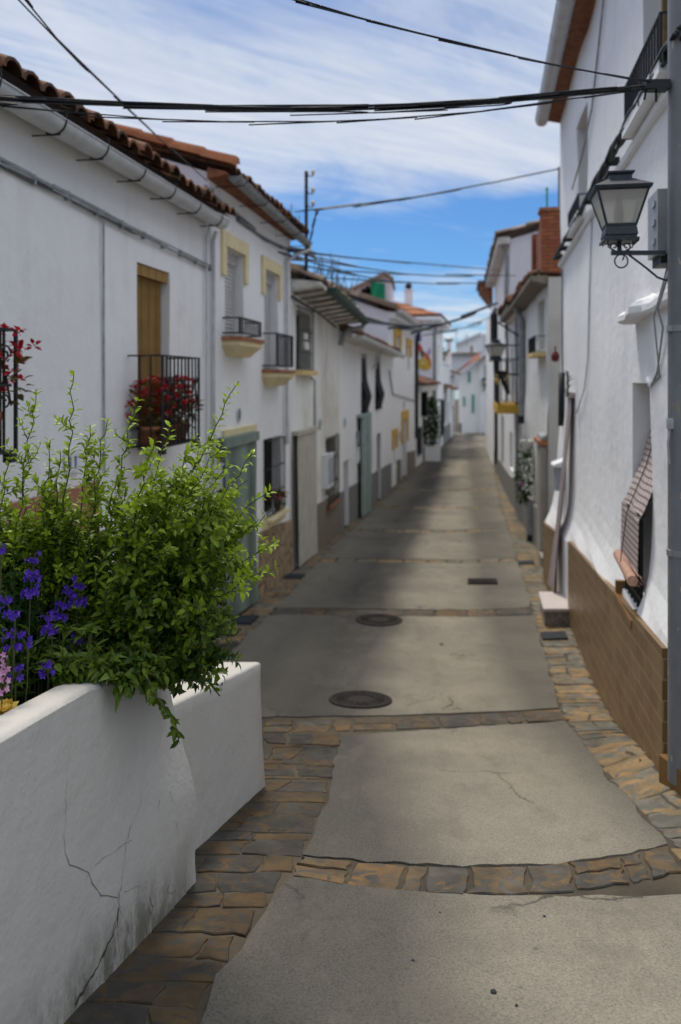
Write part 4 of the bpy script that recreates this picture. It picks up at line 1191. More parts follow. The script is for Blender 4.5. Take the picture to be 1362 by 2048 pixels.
h.part('gutter', half_gutter(W, 25.1, 33.2, 2.20, .36, .11, -.05), M['pvc'], None, True)
m = MB(); m.wbox(W, 25.1, 33.1, 1.95, 2.14, -.01, .22); h.part('cornice', m, M['plaster'])
h.part('downpipe', pipe(W, [(32.95, 2.0, .2), (32.9, 1.6, .09), (32.9, -2.4, .09)], .075), M['iron'])
h.part('conduit', pipe(W, [(25.2, .3, .03), (26, -.45, .03), (29, -.62, .03), (32.8, -.85, .03)], .025), M['greycable'])
h.plinth(W.d(793), W.d(801), -2.72, -2.80, M['brown_plinth'], .03); h.plinth(W.d(813.5), 32.95, -2.72, -2.9, M['brown_plinth'], .03)
plaque(W, W.d(807.5), W.z(807.5, 811), .13, 'small green plaque above the mustard trimmed door')
# rooftop room
D = 27.5; e = empty('rooftop_room', tuple(pt(735, 600, D)), 'white rooftop room with a sloping roof and open dark window above the tiled roofs', 'rooftop room')
P = lambda px, py, d=0: pt(px, py, D+d)
m = MB(); f = [P(690,612), P(782,612), P(782,560), P(768,551), P(690,586)]; bk = [p+Vector((.3,3.0,0)) for p in f]
hole = [P(722,598), P(768,598), P(768,566), P(722,578)]
m.add(f+hole, [(0,1,6,5), (1,2,7,6), (2,3,7), (3,4,8,7), (4,0,5,8)])
m.add(f+bk, [(1,2,7,6), (2,3,8,7), (3,4,9,8), (0,4,9,5)])
d4 = [p+Vector((0,.35,0)) for p in hole]; m.add(hole+d4, [(0,1,5,4),(1,2,6,5),(2,3,7,6),(3,0,4,7)])
obj('wall', m, M['plaster_shade'], e)
m = MB(); m.add([p+Vector((0,.9,0)) for p in hole], [(0,1,2,3)]); m.tube([P(735,598), P(735,572)], .05, 4); m.tube([P(748,598), P(748,570)], .05, 4); obj('window', m, M['dark'], e)
m = MB()
for (p, q) in ((P(686,588,-.2), P(769,549,-.2)), (P(769,549,-.2), P(787,560,-.2))):
    u = Vector((0,0,.10)); v = Vector((.3,3.4,0)); m.hexa([p, q, q+v, p+v, p+u, q+u, q+v+u, p+v+u], .6)
obj('roof', m, M['tiles_pale'], e)
m = MB(); n = 10
for j in range(7):
    for i in range(n+1):
        t, s = i/n, j/6; p = P(742+28*t, 563+4*t+s*(34+4*t), -.15+.08*math.sin(t*9+s*3)); m.v.append(tuple(p))
for j in range(6):
    for i in range(n): m.f.append((j*(n+1)+i, j*(n+1)+i+1, (j+1)*(n+1)+i+1, (j+1)*(n+1)+i)); m.t.append(.5)
thing('hanging_cloth', m, M['cloth_green'], 'bright green cloth hung at the rooftop room window', 'cloth', None, True)

# ================================================================== low house under the mural
h = House(L2, 33.0, 41.4, -.25, 'low white house with short tiled eave and barred windows below the mural wall', M['plaster'], back=3.0)
a, b = W.d(833.5), W.d(840); w = window(h, a, b, -3.2, -2.05, .12, 'blind', M['dark']); h.part('grille', bars(W, a, b, -3.2, -2.05, .06, 4, .02), M['iron'], w)
doorway(h, W.d(845.5), W.d(850.5), -1.75, .12, M['cloth_green'])
a, b = W.d(842), W.d(847); w = window(h, a, b, -1.55, -.5, .12, 'blind', M['shutter'])
m = MB(); m.wbox(W, a, a+.5, -1.6, -.5, .0, .25); h.part('shutter_leaf', m, M['dark'], w)
h.build(step=1.0, ztop=lambda D: -.2)
h.part('roof', tile_roof(W, 33.05, 41.6, -.22, .45, 2.4, .8, .26, .42, .09), M['tiles'], None, True)
m = MB(); m.wbox(W, 33.1, 41.5, -.5, -.24, .0, .3); h.part('cornice', m, M['soffit_grey'])

# ================================================================== tall mural house
h = House(L2, 41.5, 49.0, 3.3, 'tall white house with abstract colour mural on its side wall and orange hipped roof', M['plaster'], back=7)
h.part('downpipe', pipe(W, [(41.8, 3.0, .2), (41.75, 2.4, .1), (41.75, -3.5, .1)], .10), M['zinc'])
a, b = W.d(869.5), W.d(874.5); w = window(h, a, b, -2.9, -1.15, .15, 'blind', M['dark']); h.part('grille', bars(W, a-.1, b+.1, -3.0, -1.1, .35, 5, .03), M['iron'], w)
a, b = W.d(868), W.d(871); w = window(h, a, b, .2, 2.0, .1, 'blind', M['shutter'])
a, b = W.d(876), W.d(878.5); window(h, a, b, .2, 2.0, .1, 'blind', M['shutter'])
h.build(step=1.2, sides=False)
m = MB(); corner_boxes(W, 41.5, 49, h.z0, 3.25, 7, m); h.part('side_wall', m, M['plaster_shade'])
# hipped roof
m = MB(); A = [W.P(41.1,3.3,.5), W.P(49.3,3.3,.5), W.P(49.3,3.3,-7.2), W.P(41.1,3.3,-7.2)]; Rr = [W.P(43.9,4.55,-3.2), W.P(46.6,4.55,-3.2)]
def tilted(m, p0, p1, q1, q0, n, k):
    for i in range(n):
        a0, a1 = i/n, (i+1)/n
        for j in range(k):
            b0, b1 = j/k, (j+1)/k
            g = lambda a, b: (p0*(1-a)+p1*a)*(1-b)+(q0*(1-a)+q1*a)*b
            u = Vector((0,0,.11)); c = (a0+a1)/2
            m.add([g(a0,b0), g(a0*.7+c*.3,b0)+u, g(a1*.7+c*.3,b0)+u, g(a1,b0), g(a0,b1), g(a0*.7+c*.3,b1)+u*.6, g(a1*.7+c*.3,b1)+u*.6, g(a1,b1)], [(0,1,5,4),(1,2,6,5),(2,3,7,6)], hsh(i,j,4))
tilted(m, A[3], A[0], Rr[0], Rr[0]+Vector((-.01,0,0)), 26, 4); tilted(m, A[0], A[1], Rr[1], Rr[0], 26, 4); tilted(m, A[1], A[2], Rr[1], Rr[1], 20, 3); tilted(m, A[2], A[3], Rr[0], Rr[1], 20, 3)
h.part('roof', m, M['tiles_new'])
m = MB(); c = Vector((0,0,0))
Q = [W.P(41.15,3.1,.45), W.P(49.2,3.1,.45), W.P(49.2,3.1,-7.1), W.P(41.15,3.1,-7.1)]
m.hexa(Q+[p+Vector((0,0,.18)) for p in Q]); h.part('eave_cornice', m, M['plaster'])
ch = empty('chimney_stack', tuple(pt(817, 625, 44.5)), 'white chimney with a dark cowl on the orange hipped roof', 'chimney')
m = MB(); p = pt(817, 632, 44.5); m.box((p.x, p.y, p.z+.35), .42, .42, 2.2); m.box((p.x, p.y, p.z+1.42), .5, .5, .08); obj('shaft', m, M['plaster_shade'], ch)
m = MB(); m.lathe((p.x, p.y, p.z+1.46), [(.12,0),(.12,.08),(.18,.10),(.20,.22),(.14,.36),(.0,.38)], 10); obj('cowl', m, M['iron'], ch)
# mural: flat painted shapes on the side wall
D0 = 41.5
mu = empty('mural', tuple(W.P(41.49, .4, -.9)), 'abstract mural of bright curved shapes painted on the side wall of the tall house', 'mural')
def blob(name, pix, mat, lay):
    n = Vector((W.n.y*-1, W.n.x, 0)); m = MB(); V = []
    dirv = W.n                        # side wall runs along the street normal from the corner
    c0 = W.P(41.5, 0, 0)
    for px, py in pix:
        # sight line meets the side wall plane
        t = (px-CX)/F; # c0 + s*n : x = t*y
        s = (t*c0.y-c0.x)/(dirv.x-t*dirv.y); y = c0.y+dirv.y*s; V.append(Vector((c0.x+dirv.x*s, y-.02-.006*lay, (CY-py)/F*y)))
    m.add(V, [tuple(range(len(V)))]); return obj(name, m, M[mat], mu)
arc = lambda cx, cy, rx, ry, a0, a1, n=16: [(cx+rx*math.cos(R(a0+(a1-a0)*i/n)), cy+ry*math.sin(R(a0+(a1-a0)*i/n))) for i in range(n+1)]
blob('blue_patch', [(831,668),(836,669),(842,674),(843,680),(838,684),(835,680),(830,678)], 'blue', 1)
blob('sky_patch', [(829,679),(835,680),(838,684),(834,688),(829,687)], 'mural_sky', 2)
blob('lime_patch', [(832,692),(834,691),(839,706),(837,713),(832,714)], 'mural_lime', 1)
blob('red_patch', [(833,688),(839,687),(844,694),(845,700),(840,705),(836,698)], 'mural_red', 2)
blob('black_patch', [(844,699),(847,703),(846,716),(843,716),(841,706)], 'mural_black', 3)
blob('lilac_patch', [(856,700),(860,695),(862,704),(859,710),(854,708)], 'mural_lilac', 1)
blob('orange_patch', [(848,702),(852,706)]+arc(847,730,15,25,-70,10)+[(857,730),(851,716),(847,711)], 'mural_orange', 2)
blob('yellow_disc', arc(846,727,12,11,0,360,24)[:-1], 'mural_yellow', 4)
blob('yellow_tail', [(840,736),(862,731),(861,736),(855,739),(846,740)], 'mural_yellow', 5)
blob('lime_swirl', arc(846,727,8,7,-150,150)+arc(846,727,6,5,150,-150), 'mural_lime', 6)
blob('pale_swirl', arc(845,726,4,3.5,-180,100)+arc(845,726,2.4,2,100,-180), 'soffit_grey', 6)
# potted climber against the low house
x, y = gpx(861, 922); e = empty('potted_plant', (x, y, zg(x, y)), 'tall green shrub in a white trough in front of the mural house', 'potted plant')
m = MB(); m.box((x, y, zg(x, y)+.32), .75, .6, .68, .2); m.box((x, y, zg(x, y)+.69), .82, .66, .06, .2); obj('trough', m, M['white'], e)
m = MB(); leaves_blob(m, (x, y, zg(x,y)+1.75), .42, .5, 1.15, 700, .17, .10, .0, .8, .1); obj('foliage', m, M['leaf_dark'], e)
m = MB()
for k in range(4): m.tube([(x, y, zg(x,y)+.6), (x+.1*math.cos(k*1.6), y+.1*math.sin(k*1.6), zg(x,y)+2.4)], .02, 5)
obj('stem', m, M['bark'], e)

# ================================================================== left row beyond
h = House(L2, 49.0, 56.0, 1.0, 'small white house with a planted roof terrace beyond the mural house', M['plaster'], back=6)
a, b = W.d(889), W.d(892); window(h, a, b, -2.8, -1.0, .12, 'blind', M['dark']); doorway(h, W.d(894.5), W.d(897.5), -1.5, .12)
h.build(step=1.5); h.plinth(49.1, 55.9, -2.9, -3.0, M['grey_plinth'], .05)
h.part('roof', tile_roof(W, 49.2, 53.5, -.65, .7, .8, .35, .28, .42, .09), M['tiles'], None, True)
m = MB(); m.wbox(W, 49.1, 55.9, 1.0, 1.12, -.3, .05); h.part('parapet', m, M['plaster'])
p = W.P(51.5, 1.0, -.6); e = empty('terrace_plant', tuple(p), 'green shrub growing on the roof terrace wall beyond the mural house', 'plant'); m = MB(); leaves_blob(m, (p.x, p.y, p.z+.5), .55, 1.2, .75, 420, .2, .12, 0, .9, .1); obj('foliage', m, M['leaf_dark'], e)
m = MB(); m.box((p.x, p.y, p.z+.06), .5, 1.5, .3); obj('trough', m, M['tan_tile'], e)
h = House(L2, 56.0, 61.5, .35, 'narrow white house with grey plinth at the far left end of the street', M['plaster_grey'], back=6)
doorway(h, W.d(905.5), W.d(908.5), -1.9, .12); a, b = W.d(900.5), W.d(902.5); window(h, a, b, -2.2, -.6, .12, 'blind', M['dark'])
h.build(step=1.5); h.part('roof', tile_roof(W, 56, 61.6, .4, .5, 4, 1.4, .28, .5, .09), M['tiles'], None, True)
for px, py, s, lb in ((880, 898, .5, 'low green plant at the foot of the house beyond the mural house'), (903, 872, .45, 'low yellow-green plant near the far left corner of the street')):
    x, y = gpx(px, py); x -= .25; z = zg(x, y); e = empty('street_plant', (x, y, z), lb, 'plant'); m = MB(); leaves_blob(m, (x, y, z+s*1.2), s*.6, s*.8, s*1.2, 240, .16, .09, 0, .9, .1); obj('foliage', m, M['leaf_low'], e)
    m = MB(); m.lathe((x, y, z), [(.01,0),(.2,0),(.26,.3),(.22,.3),(.01,.28)], 10); obj('pot', m, M['tan_tile'], e)

M['end_white'] = plaster('sunlit_limewash', (.93,.93,.92), .15)  # white raised to stand in for sun on the street-end fronts
# ================================================================== houses closing the street
def block(name, pix, D, depth, mat, label, roofmat=None):
    """house front facing up the street, from its surveyed outline"""
    f = [pt(px, py, D) for px, py in pix]; c = f[0]
    e = empty(name, tuple(c), label, 'house'); m = MB(); b = [p+Vector((depth*.16, depth, 0)) for p in f]; n = len(f)
    m.add(f+b, [tuple(range(n))]+[(k, (k+1) % n, n+(k+1) % n, n+k) for k in range(n)]); obj('wall', m, mat, e); return e
D = 63.0
e = block('end_house', [(918,880),(958,880),(958,722),(922,748),(918,752)], D, 6, M['end_white'], 'white house closing the street, with teal shutters and a sloping orange roof')
m = MB(); A, B = pt(905,750,D-.8), pt(959,720,D-.8); C_, E_ = pt(962,702,D+5), pt(918,741,D+5)
tilted(m, A, B, C_, E_, 14, 3); obj('roof', m, M['tiles_new'], e)
def smallwin(e, px0, px1, y0, y1, D, mat, nm='shutter'):
    m = MB(); a, b = pt(px0, y1, D), pt(px1, y0, D); m.hexa([(a.x,D-.08,a.z),(b.x,D-.08,a.z),(b.x,D+.1,a.z),(a.x,D+.1,a.z),(a.x,D-.08,b.z),(b.x,D-.08,b.z),(b.x,D+.1,b.z),(a.x,D+.1,b.z)])
    m2 = MB(); mx = (px0+px1)/2; q = pt(mx, (y0+y1)/2, D); m2.box((q.x, D-.09, q.z), .05, .03, (b.z-a.z)); o = obj('window', m, M['white'], e)
    sh = MB(); w_ = (b.x-a.x)
    for s in (0,1):
        x0 = a.x+w_*(.04+.48*s); sh.hexa([(x0,D-.12,a.z+.05),(x0+w_*.44,D-.12,a.z+.05),(x0+w_*.44,D-.081,a.z+.05),(x0,D-.081,a.z+.05),(x0,D-.12,b.z-.05),(x0+w_*.44,D-.12,b.z-.05),(x0+w_*.44,D-.081,b.z-.05),(x0,D-.081,b.z-.05)])
    obj(nm, sh, mat, o)
smallwin(e, 935, 941, 743, 766, D, M['teal']); smallwin(e, 925.5, 930, 792, 813, D, M['teal']); smallwin(e, 943, 948.5, 788, 826, D, M['teal'])
smallwin(e, 912+6.5, 922, 845, 872, D, M['dark'], 'door_leaf')
e = block('end_house', [(958.3,884),(984,884),(984,708),(972,712),(958.3,722)], D-.25, 6, M['end_white'], 'tall narrow white house front with a wall lantern at the end of the street')
smallwin(e, 968, 973, 729, 755, D-.25, M['mailgrey'])
m = MB(); m.hexa([pt(955,724,D-.8), pt(990,704,D-.8), pt(990,704,D+5), pt(955,724,D+5), pt(955,720,D-.8), pt(990,700,D-.8), pt(990,700,D+5), pt(955,720,D+5)]); obj('roof', m, M['tiles_pale'], e)
e = block('end_house', [(984.3,890),(1010,890),(1010,690),(984.3,690)], D-.6, 6, M['grey_plinth'] if 0 else M['plaster_shade'], 'shade-tinted lilac house wall at the right end of the street')
e = block('end_house', [(899,780),(966,780),(966,700),(955,707),(899,707)], 75, 6, M['plaster_shade'], 'shade-tinted lilac house with a tile ridge rising behind the end of the street')
m = MB(); m.hexa([pt(897,709,74.6), pt(957,709,74.6), pt(957,709,80), pt(897,709,80), pt(899,705,74.6), pt(957,705,74.6), pt(957,705,80), pt(899,705,80)]); obj('ridge', m, M['tiles_pale'], e)
e = block('end_house', [(912,740),(965,740),(965,671),(960,668),(912,689)], 88, 8, M['end_white'], 'white block with sloping parapet, highest of the houses at the street end')
m = MB(); m.hexa([pt(911,690,87.6), pt(964,666.5,87.6), pt(964,666.5,96), pt(911,690,96), pt(911,686,87.6), pt(964,663,87.6), pt(964,663,96), pt(911,686,96)]); obj('parapet', m, M['white'], e)
smallwin(e, 941, 945, 691, 706, 88, M['tan_tile'], 'door_leaf')
e = block('end_house', [(965.3,740),(1000,740),(1000,672),(965.3,667)], 88.6, 8, M['plaster_shade'], 'shade-tinted lilac side wall beside the highest white block at the street end')
e = block('end_house', [(884,745),(900,745),(900,700),(893,702),(884,709)], 68, 5, M['end_white'], 'white gable with brown eave just right of the mural house')
m = MB(); m.hexa([pt(881,711,67.6), pt(900,702,67.6), pt(900,702,72), pt(881,711,72), pt(881,708,67.6), pt(900,698,67.6), pt(900,698,72), pt(881,708,72)]); obj('roof', m, M['tiles'], e)
q = pt(898, 700, 70); e = empty('chimney_stack', tuple(q), 'small pale chimney with a flared cap near the street end', 'chimney'); m = MB(); m.box((q.x, q.y, q.z), .36, .36, 1.4); obj('shaft', m, M['plaster_shade'], e)
m = MB(); m.lathe((q.x, q.y, q.z+.70), [(.2,0),(.42,.18),(.40,.28),(.12,.40),(0,.42)], 8); obj('cap', m, M['zinc'], e)
# low white wall and planting at the far bend
m = MB(); f = [pt(972,884,58), pt(992,892,58), pt(992,826,58), pt(985,826,58), pt(978,836,58), pt(970,850,58)]; n = len(f); b = [p+Vector((.2,1.0,0)) for p in f]; m.add(f+b, [tuple(range(n))]+[(k,(k+1)%n,n+(k+1)%n,n+k) for k in range(n)])
thing('low_wall', m, M['end_white'], 'low sloping white wall at the far bend of the street', 'wall')
q = pt(988, 850, 52); e = empty('street_plant', tuple(q), 'tall shrub with orange flowers by the far bend on the right', 'plant'); m = MB(); leaves_blob(m, (q.x, q.y, q.z+.4), .45, .6, 1.2, 420, .16, .10, 0, .9, .1); obj('foliage', m, M['leaf_dark'], e)
m = MB()
for k in range(30):
    d = Vector((random.uniform(-.4,.4), random.uniform(-.5,0), random.uniform(.2,1.3))); 
    for j in range(4): m.leaf(q+d, Vector((random.uniform(-1,1), random.uniform(-1,1), random.uniform(-1,1))), Vector((0,0,1)), .12, .1, random.random())
obj('blossom', m, M['petal_red'], e)
# ================================================================== right house 1
W = RU
zp = lambda D: -1.39-.0845*(D-4.13)
h = House(RU, 4.17, 11.35, 3.79, 'nearest right house, whitewashed with glossy brown tiled plinth and checked blind', M['plaster_r'], back=6, z0=-3.3)
offR = lambda D, z: .10*math.exp(-max(0., z-zp(D))/.16)+.125*sstep(8.4,11.35,D)*max(0., min(1., (-.45-z)/1.45))
# tall lower window with the checked blind
a, b = 5.08, 5.745
h.hole(a, b, -1.49, -.02, .34); mb = MB(); o0, o1 = -.30, -.25
mb.wbox(W, a, a+.05, -1.49, -.02, o0, o1); mb.wbox(W, b-.05, b, -1.49, -.02, o0, o1); mb.wbox(W, a+.05, b-.05, -.07, -.02, o0, o1); mb.wbox(W, (a+b)/2-.03, (a+b)/2+.03, -1.49, -.07, o0, o1)
w = h.part('window', mb, M['woodbeige']); g = MB(); g.quad(W.P(a,-1.49,o0-.004), W.P(b,-1.49,o0-.004), W.P(b,-.02,o0-.004), W.P(a,-.02,o0-.004)); h.part('pane', g, M['glass'], w)
m = MB()
for i in range(6): D = a+.06+(b-a-.12)*i/5; m.tube([W.P(D, -1.53, .05), W.P(D, -.88, .05)], .011, 6)
m.wbox(W, a, b, -.885, -.866, .035, .065); m.wbox(W, a, b, -1.42, -1.40, .04, .06)
h.part('grille', m, M['iron'], w)
m = MB(); m.wbox(W, a-.03, b+.03, -1.575, -1.525, -.2, .132); m.wbox(W, b-.03, b+.012, -1.525, -1.44, -.05, .118); h.part('sill', m, M['step_tile'], w)
# upper windows
for d0, d1, zb, zt in ((4.42, 5.42, 1.79, 3.55), (8.38, 9.29, 1.79, 2.92)):
    h.hole(d0, d1, zb, zt, .2); m = MB(); o0, o1 = -.18, -.13
    m.wbox(W, d0, d0+.05, zb, zt, o0, o1); m.wbox(W, d1-.05, d1, zb, zt, o0, o1); m.wbox(W, d0+.05, d1-.05, zt-.05, zt, o0, o1)
    w = h.part('window', m, M['woodbeige']); g = MB(); g.quad(W.P(d0,zb,o0-.004), W.P(d1,zb,o0-.004), W.P(d1,zt,o0-.004), W.P(d0,zt,o0-.004)); h.part('pane', g, M['dark'], w)
    sl = MB(); n0, n1 = d0-.10, d1+.10
    sl.wbox(W, n0, n1, zb-.12, zb-.03, -.05, .11); h.part('sill_slab', sl, M['plaster_r'], w)
    rt = zb+.22 if d0 < 6 else zb+.15
    m = bars(W, n0+.05, n1-.04, zb-.03, rt, .09, 14, .0075); h.part('railing', m, M['iron'], w)
h.build(off=offR, step=.13, amp=.016, ztop=lambda D: 3.77)
for p0, p1 in ((4.17, 8.98), (10.02, 11.33)):
    h.plinth(p0, p1, zp(p0)-.012, zp(p1)-.012, M['plinth_tile'], (lambda D: offR(D, -2.3)+.024))
doorway(h, 9.10, 9.95, -.22, .18, M['dark'])
m = MB(); n = 24
P0 = []
for i in range(n+1):
    D = 4.17+7.16*i/n; P0.append([W.P(D, 1.59, -.02), W.P(D, 1.60, .04), W.P(D, 1.645, .045), W.P(D, 1.68, -.02)])
for p, q in zip(P0, P0[1:]):
    for k in range(3): m.quad(p[k], q[k], q[k+1], p[k+1])
h.part('ledge', m, M['plaster_r'])
h.part('roof', tile_roof(W, 3.9, 11.5, 3.81, .27, 5, 2.0, .21, .4, .078), M['tiles'], None, True)
m = MB(); m.hexa([W.P(3.9,3.67,-.01), W.P(3.9,3.71,.17), W.P(11.45,3.71,.17), W.P(11.45,3.67,-.01), W.P(3.9,3.81,-.01), W.P(3.9,3.77,.17), W.P(11.45,3.77,.17), W.P(11.45,3.81,-.01)])
h.part('soffit', m, M['soffit'])
gt = h.part('gutter', half_gutter(W, 3.9, 11.45, 3.75, .26, .09, -.02), M['pvc'], None, True)
for i in range(9):
    D = 4.2+i*.88; m = MB(); m.tube([W.P(D, 3.75+.096*math.sin(math.pi+math.pi*k/12), 0.26+.096*math.cos(math.pi+math.pi*k/12)) for k in range(13)], .007, 5); m.tube([W.P(D, 3.75, .17), W.P(D, 3.76, 0)], .006, 5); h.part('bracket', m, M['pvc'], gt)
# lintel ledge over the lower window, plastered and lumpy
m = MB(); n = 26; V = []
for i in range(n+1):
    t = i/n; D = 5.62-1.35*t; w_ = (.125 if t < .42 else .06)*(.9+.25*vnoise(D*8,1))*(1 if 0 < i < n else .7); hh = .085+.02*vnoise(D*9,4); z_ = .385+.05*t+.015*vnoise(D*5,2)
    V.append([W.P(D, z_, -.02), W.P(D, z_-.006, w_*.8), W.P(D, z_+.012, w_), W.P(D, z_+hh*.55, w_*.98), W.P(D, z_+hh*.9, w_*.70), W.P(D, z_+hh*1.15, w_*.25), W.P(D, z_+hh*1.3, -.02)])
for p, q in zip(V, V[1:]):
    for k in range(6): m.quad(p[k], p[k+1], q[k+1], q[k])
m.add(V[0], [tuple(range(7))]); m.add(V[-1], [tuple(range(7))[::-1]])
h.part('lintel_ledge', m, M['plaster_r'], None, True)
# checked roll blind over the grille
e = empty('roll_blind', tuple(W.P(5.4, -1.25, .1)), 'checked slatted roll blind draped over the black grille of the near right window', 'roll blind')
prof = [(-.16,-.05),(-.15,-.26),(-.06,-.58),(.045,-.845),(.058,-.865),(.068,-.90),(.072,-1.06),(.076,-1.24)]
m = MB(); n = 12
def cloth_pts(o_add=0.):
    return [[W.P(a-.01+(b-.02-a)*i/n+(.03 if z < -.87 else .0), z-.015*math.sin(i*.9), o+o_add) for i in range(n+1)] for o, z in prof]
A, B = cloth_pts(), cloth_pts(.006)
for G in (A, B):
    for p, q in zip(G, G[1:]):
        for i in range(n): m.quad(p[i], p[i+1], q[i+1], q[i])
obj('slats', m, M['check'], e, False)
m = MB(); m.tube([W.P(a-.03, -1.275, .12), W.P(b+.05, -1.265, .092)], .034, 14)
for i in range(10): th = i*.63; m.tube([W.P(a-.03, -1.275+.033*math.sin(th), .092+.033*math.cos(th)), W.P(b+.05, -1.265+.033*math.sin(th), .092+.033*math.cos(th))], .0045, 4)
obj('roll', m, M['woodroll'], e)
m = MB(); D = a+.40; m.tube([W.P(D,-.26,-.13), W.P(D,-.58,-.045), W.P(D,-.845,.06), W.P(D,-.90,.082), W.P(D-.02,-1.27,.132), W.P(D-.02,-1.31,.11)], .0035, 5); obj('cord', m, M['cable'], e)
# curtain at the door and the granite step
curtain(W, 9.50, 10.0, lambda D: W.ground(D)+.24, -.20, .035, M['curtain'], 'pale checked curtain hanging in the doorway of the near right house, above the granite step', 'door curtain', wave=.012, per=.22, head=.05, of=lambda D, z: .21*max(0., min(1., (-.35-z)/2.2)))
x0, x1, y0, y1 = (1088-CX)/F*8.95, (1088-CX)/F*8.95+.36, 8.92, 9.62
m = MB(); zt = -2.545; sh = .184*.69
m.hexa([(x0,y0,zt-.5),(x1+.1,y0,zt-.5),(x1+.1+sh,y1,zt-.5),(x0+sh,y1,zt-.5),(x0,y0,zt-.035),(x1+.1,y0,zt-.035),(x1+.1+sh,y1,zt-.035),(x0+sh,y1,zt-.035)])
e = empty('door_step', (x0+.15, 9.2, zt-.2), 'granite step with a pale polished top at the curtained door on the right', 'step'); obj('block', m, M['granite_dark'], e)
m = MB(); m.hexa([(x0-.02,y0-.02,zt-.034),(x1+.1,y0-.02,zt-.034),(x1+.1+sh,y1,zt-.034),(x0-.02+sh,y1,zt-.034),(x0-.02,y0-.02,zt),(x1+.1,y0-.02,zt),(x1+.1+sh,y1,zt),(x0-.02+sh,y1,zt)]); obj('tread', m, M['granite'], e)
# letter box
D0, D1 = 10.22, 10.55; e = empty('letter_box', tuple(W.P(10.4, -1.42, .1)), 'grey letter box with a white pitched lid beyond the curtained door', 'letter box')
m = MB(); m.wbox(W, D0, D1, -1.42, -1.12, .03, .17); obj('case', m, M['mailgrey'], e)
m = MB(); q = W.P; m.hexa([q(D0-.03,-1.118,.03), q(D0-.03,-1.118,.20), q(D1+.03,-1.118,.20), q(D1+.03,-1.118,.03), q(D0-.03,-1.02,.03), q(D0-.03,-1.09,.20), q(D1+.03,-1.09,.20), q(D1+.03,-1.02,.03)]); obj('lid', m, M['white'], e)
# utility box beside the post, its cables
D0, D1 = 4.20, 4.46; e = empty('utility_box', tuple(W.P(4.5, .64, .1)), 'grey electrical box with pale blue side, half hidden by the grey post', 'utility box')
m = MB(); m.wbox(W, D0, D1, .67, 1.01, .0, .14); obj('case', m, M['greybox'], e)
m = MB(); m.wbox(W, D1+.001, D1+.012, .68, 1.0, .01, .135); obj('side_panel', m, M['bluebox'], e)
m = MB(); m.wbox(W, D0+.02, D1-.02, .62, .668, .02, .12); obj('cable_gland', m, M['cable'], e)
for k in range(3):
    m = MB(); m.wbox(W, D0+.05, D0+.12, .73+.10*k, .76+.10*k, .141, .148); obj('latch', m, M['mailgrey'], e)
def strand(pts, r, mat, label, cat='cable', n=5, name='cable', grp=None):
    m = MB(); m.tube(pts, r, n); return thing(name, m, mat, label, cat, grp, True)
W = RU
strand([W.P(4.42,.64,.04), W.P(4.55,.36,.09), W.P(4.75,.02,.018), W.P(4.96,-.02,.02)], .006, M['greycable'], 'thin grey wire dropping from the electrical box to the window corner')
strand([W.P(4.32,.64,.04), W.P(4.40,.40,.10), W.P(4.60,.30,.03), W.P(4.80,.05,.02), W.P(4.97,-.035,.02)], .007, M['greycable'], 'thicker grey wire looping over the lintel ledge to the window corner')
strand([W.P(5.10, .01, .016), W.P(5.0,-.04,.02)], .016, M['white'], 'white junction knot at the upper window corner', 'junction box', 6, 'junction_box')
P_ = [(W.d(1188), 1.58), (W.d(1183), .9), (W.d(1180), .22), (W.d(1173), -.09), (W.d(1160), -.32), (W.d(1158), -.36), (W.d(1155), -.38)]
strand([W.P(d, z, .02+.00*z) for d, z in P_], .007, M['greycable'], 'thin grey wire running down the near right wall to the door head')
strand([W.P(W.d(1222), 3.62, .02), W.P(W.d(1206), 3.2, .02), W.P(W.d(1188), 2.66, .02), W.P(W.d(1168), 2.43, .02), W.P(W.d(1148), 2.3, .02)], .011, M['greycable'], 'grey wire slanting down the upper near right wall')
strand([W.P(10.85, 1.5, .03), W.P(10.8, -.1, .03)], .012, M['darkcable'], 'thin dark pipe high at the far end of the near right house')
strand([W.P(10.8, .1, .04), W.P(10.76, -.62, .05)], .04, M['iron'], 'black drain sleeve at the far end of the near right house', 'pipe', 7, 'pipe')
m = MB(); c = W.P(11.2, .25, .09); m.lathe(c, [(.0,0),(.05,.02),(.06,.09),(.035,.14),(.012,.16),(.012,.22),(0,.22)], 10); thing('bell', m, M['red'], 'small dark red bell hung at the far corner of the near right house', 'bell')
m = MB(); q = W.P(9.35, -.2, .10); m.tube([q, q+Vector((0,0,.30))], .012, 5)
for k in range(10): m.leaf(q+Vector((0,0,.03*k)), Vector((random.uniform(-1,1),random.uniform(-1,1),.8)), Vector((0,0,1)), .09, .035, .3)
thing('dry_sprig', m, M['leaf_dark'], 'green sprig tied above the curtained doorway on the right', 'sprig')
# black cable bundle clipped along the ledge, crossing to the next roof
def sag_pts(a, b, sag, n=14, wob=0.):
    a, b = Vector(a), Vector(b); r = []
    for i in range(n+1):
        t = i/n; p = a+(b-a)*t; p.z -= sag*4*t*(1-t)
        if wob: p += Vector((0, random.uniform(-wob,wob), random.uniform(-wob,wob)))
        r.append(p)
    return r
e = empty('cable_bundle', tuple(W.P(7, 1.68, .1)), 'thick black bundle of cables clipped along the ledge of the near right house', 'cable')
for k in range(4):
    m = MB(); P_ = []
    for i in range(30):
        D = 3.95+7.4*i/29; P_.append(W.P(D, 1.715+.02*math.sin(i*1.1+k*2)+.018*(k%2), .09+.02*math.cos(i*.9+k*1.7)))
    m.tube(P_, .014, 5); obj('strand', m, M['cable'], e, True)
for i in range(11):
    m = MB(); D = 4.2+.69*i; m.wbox(W, D-.006, D+.006, 1.68, 1.75, .0, .115); obj('clip', m, M['cable'], e)

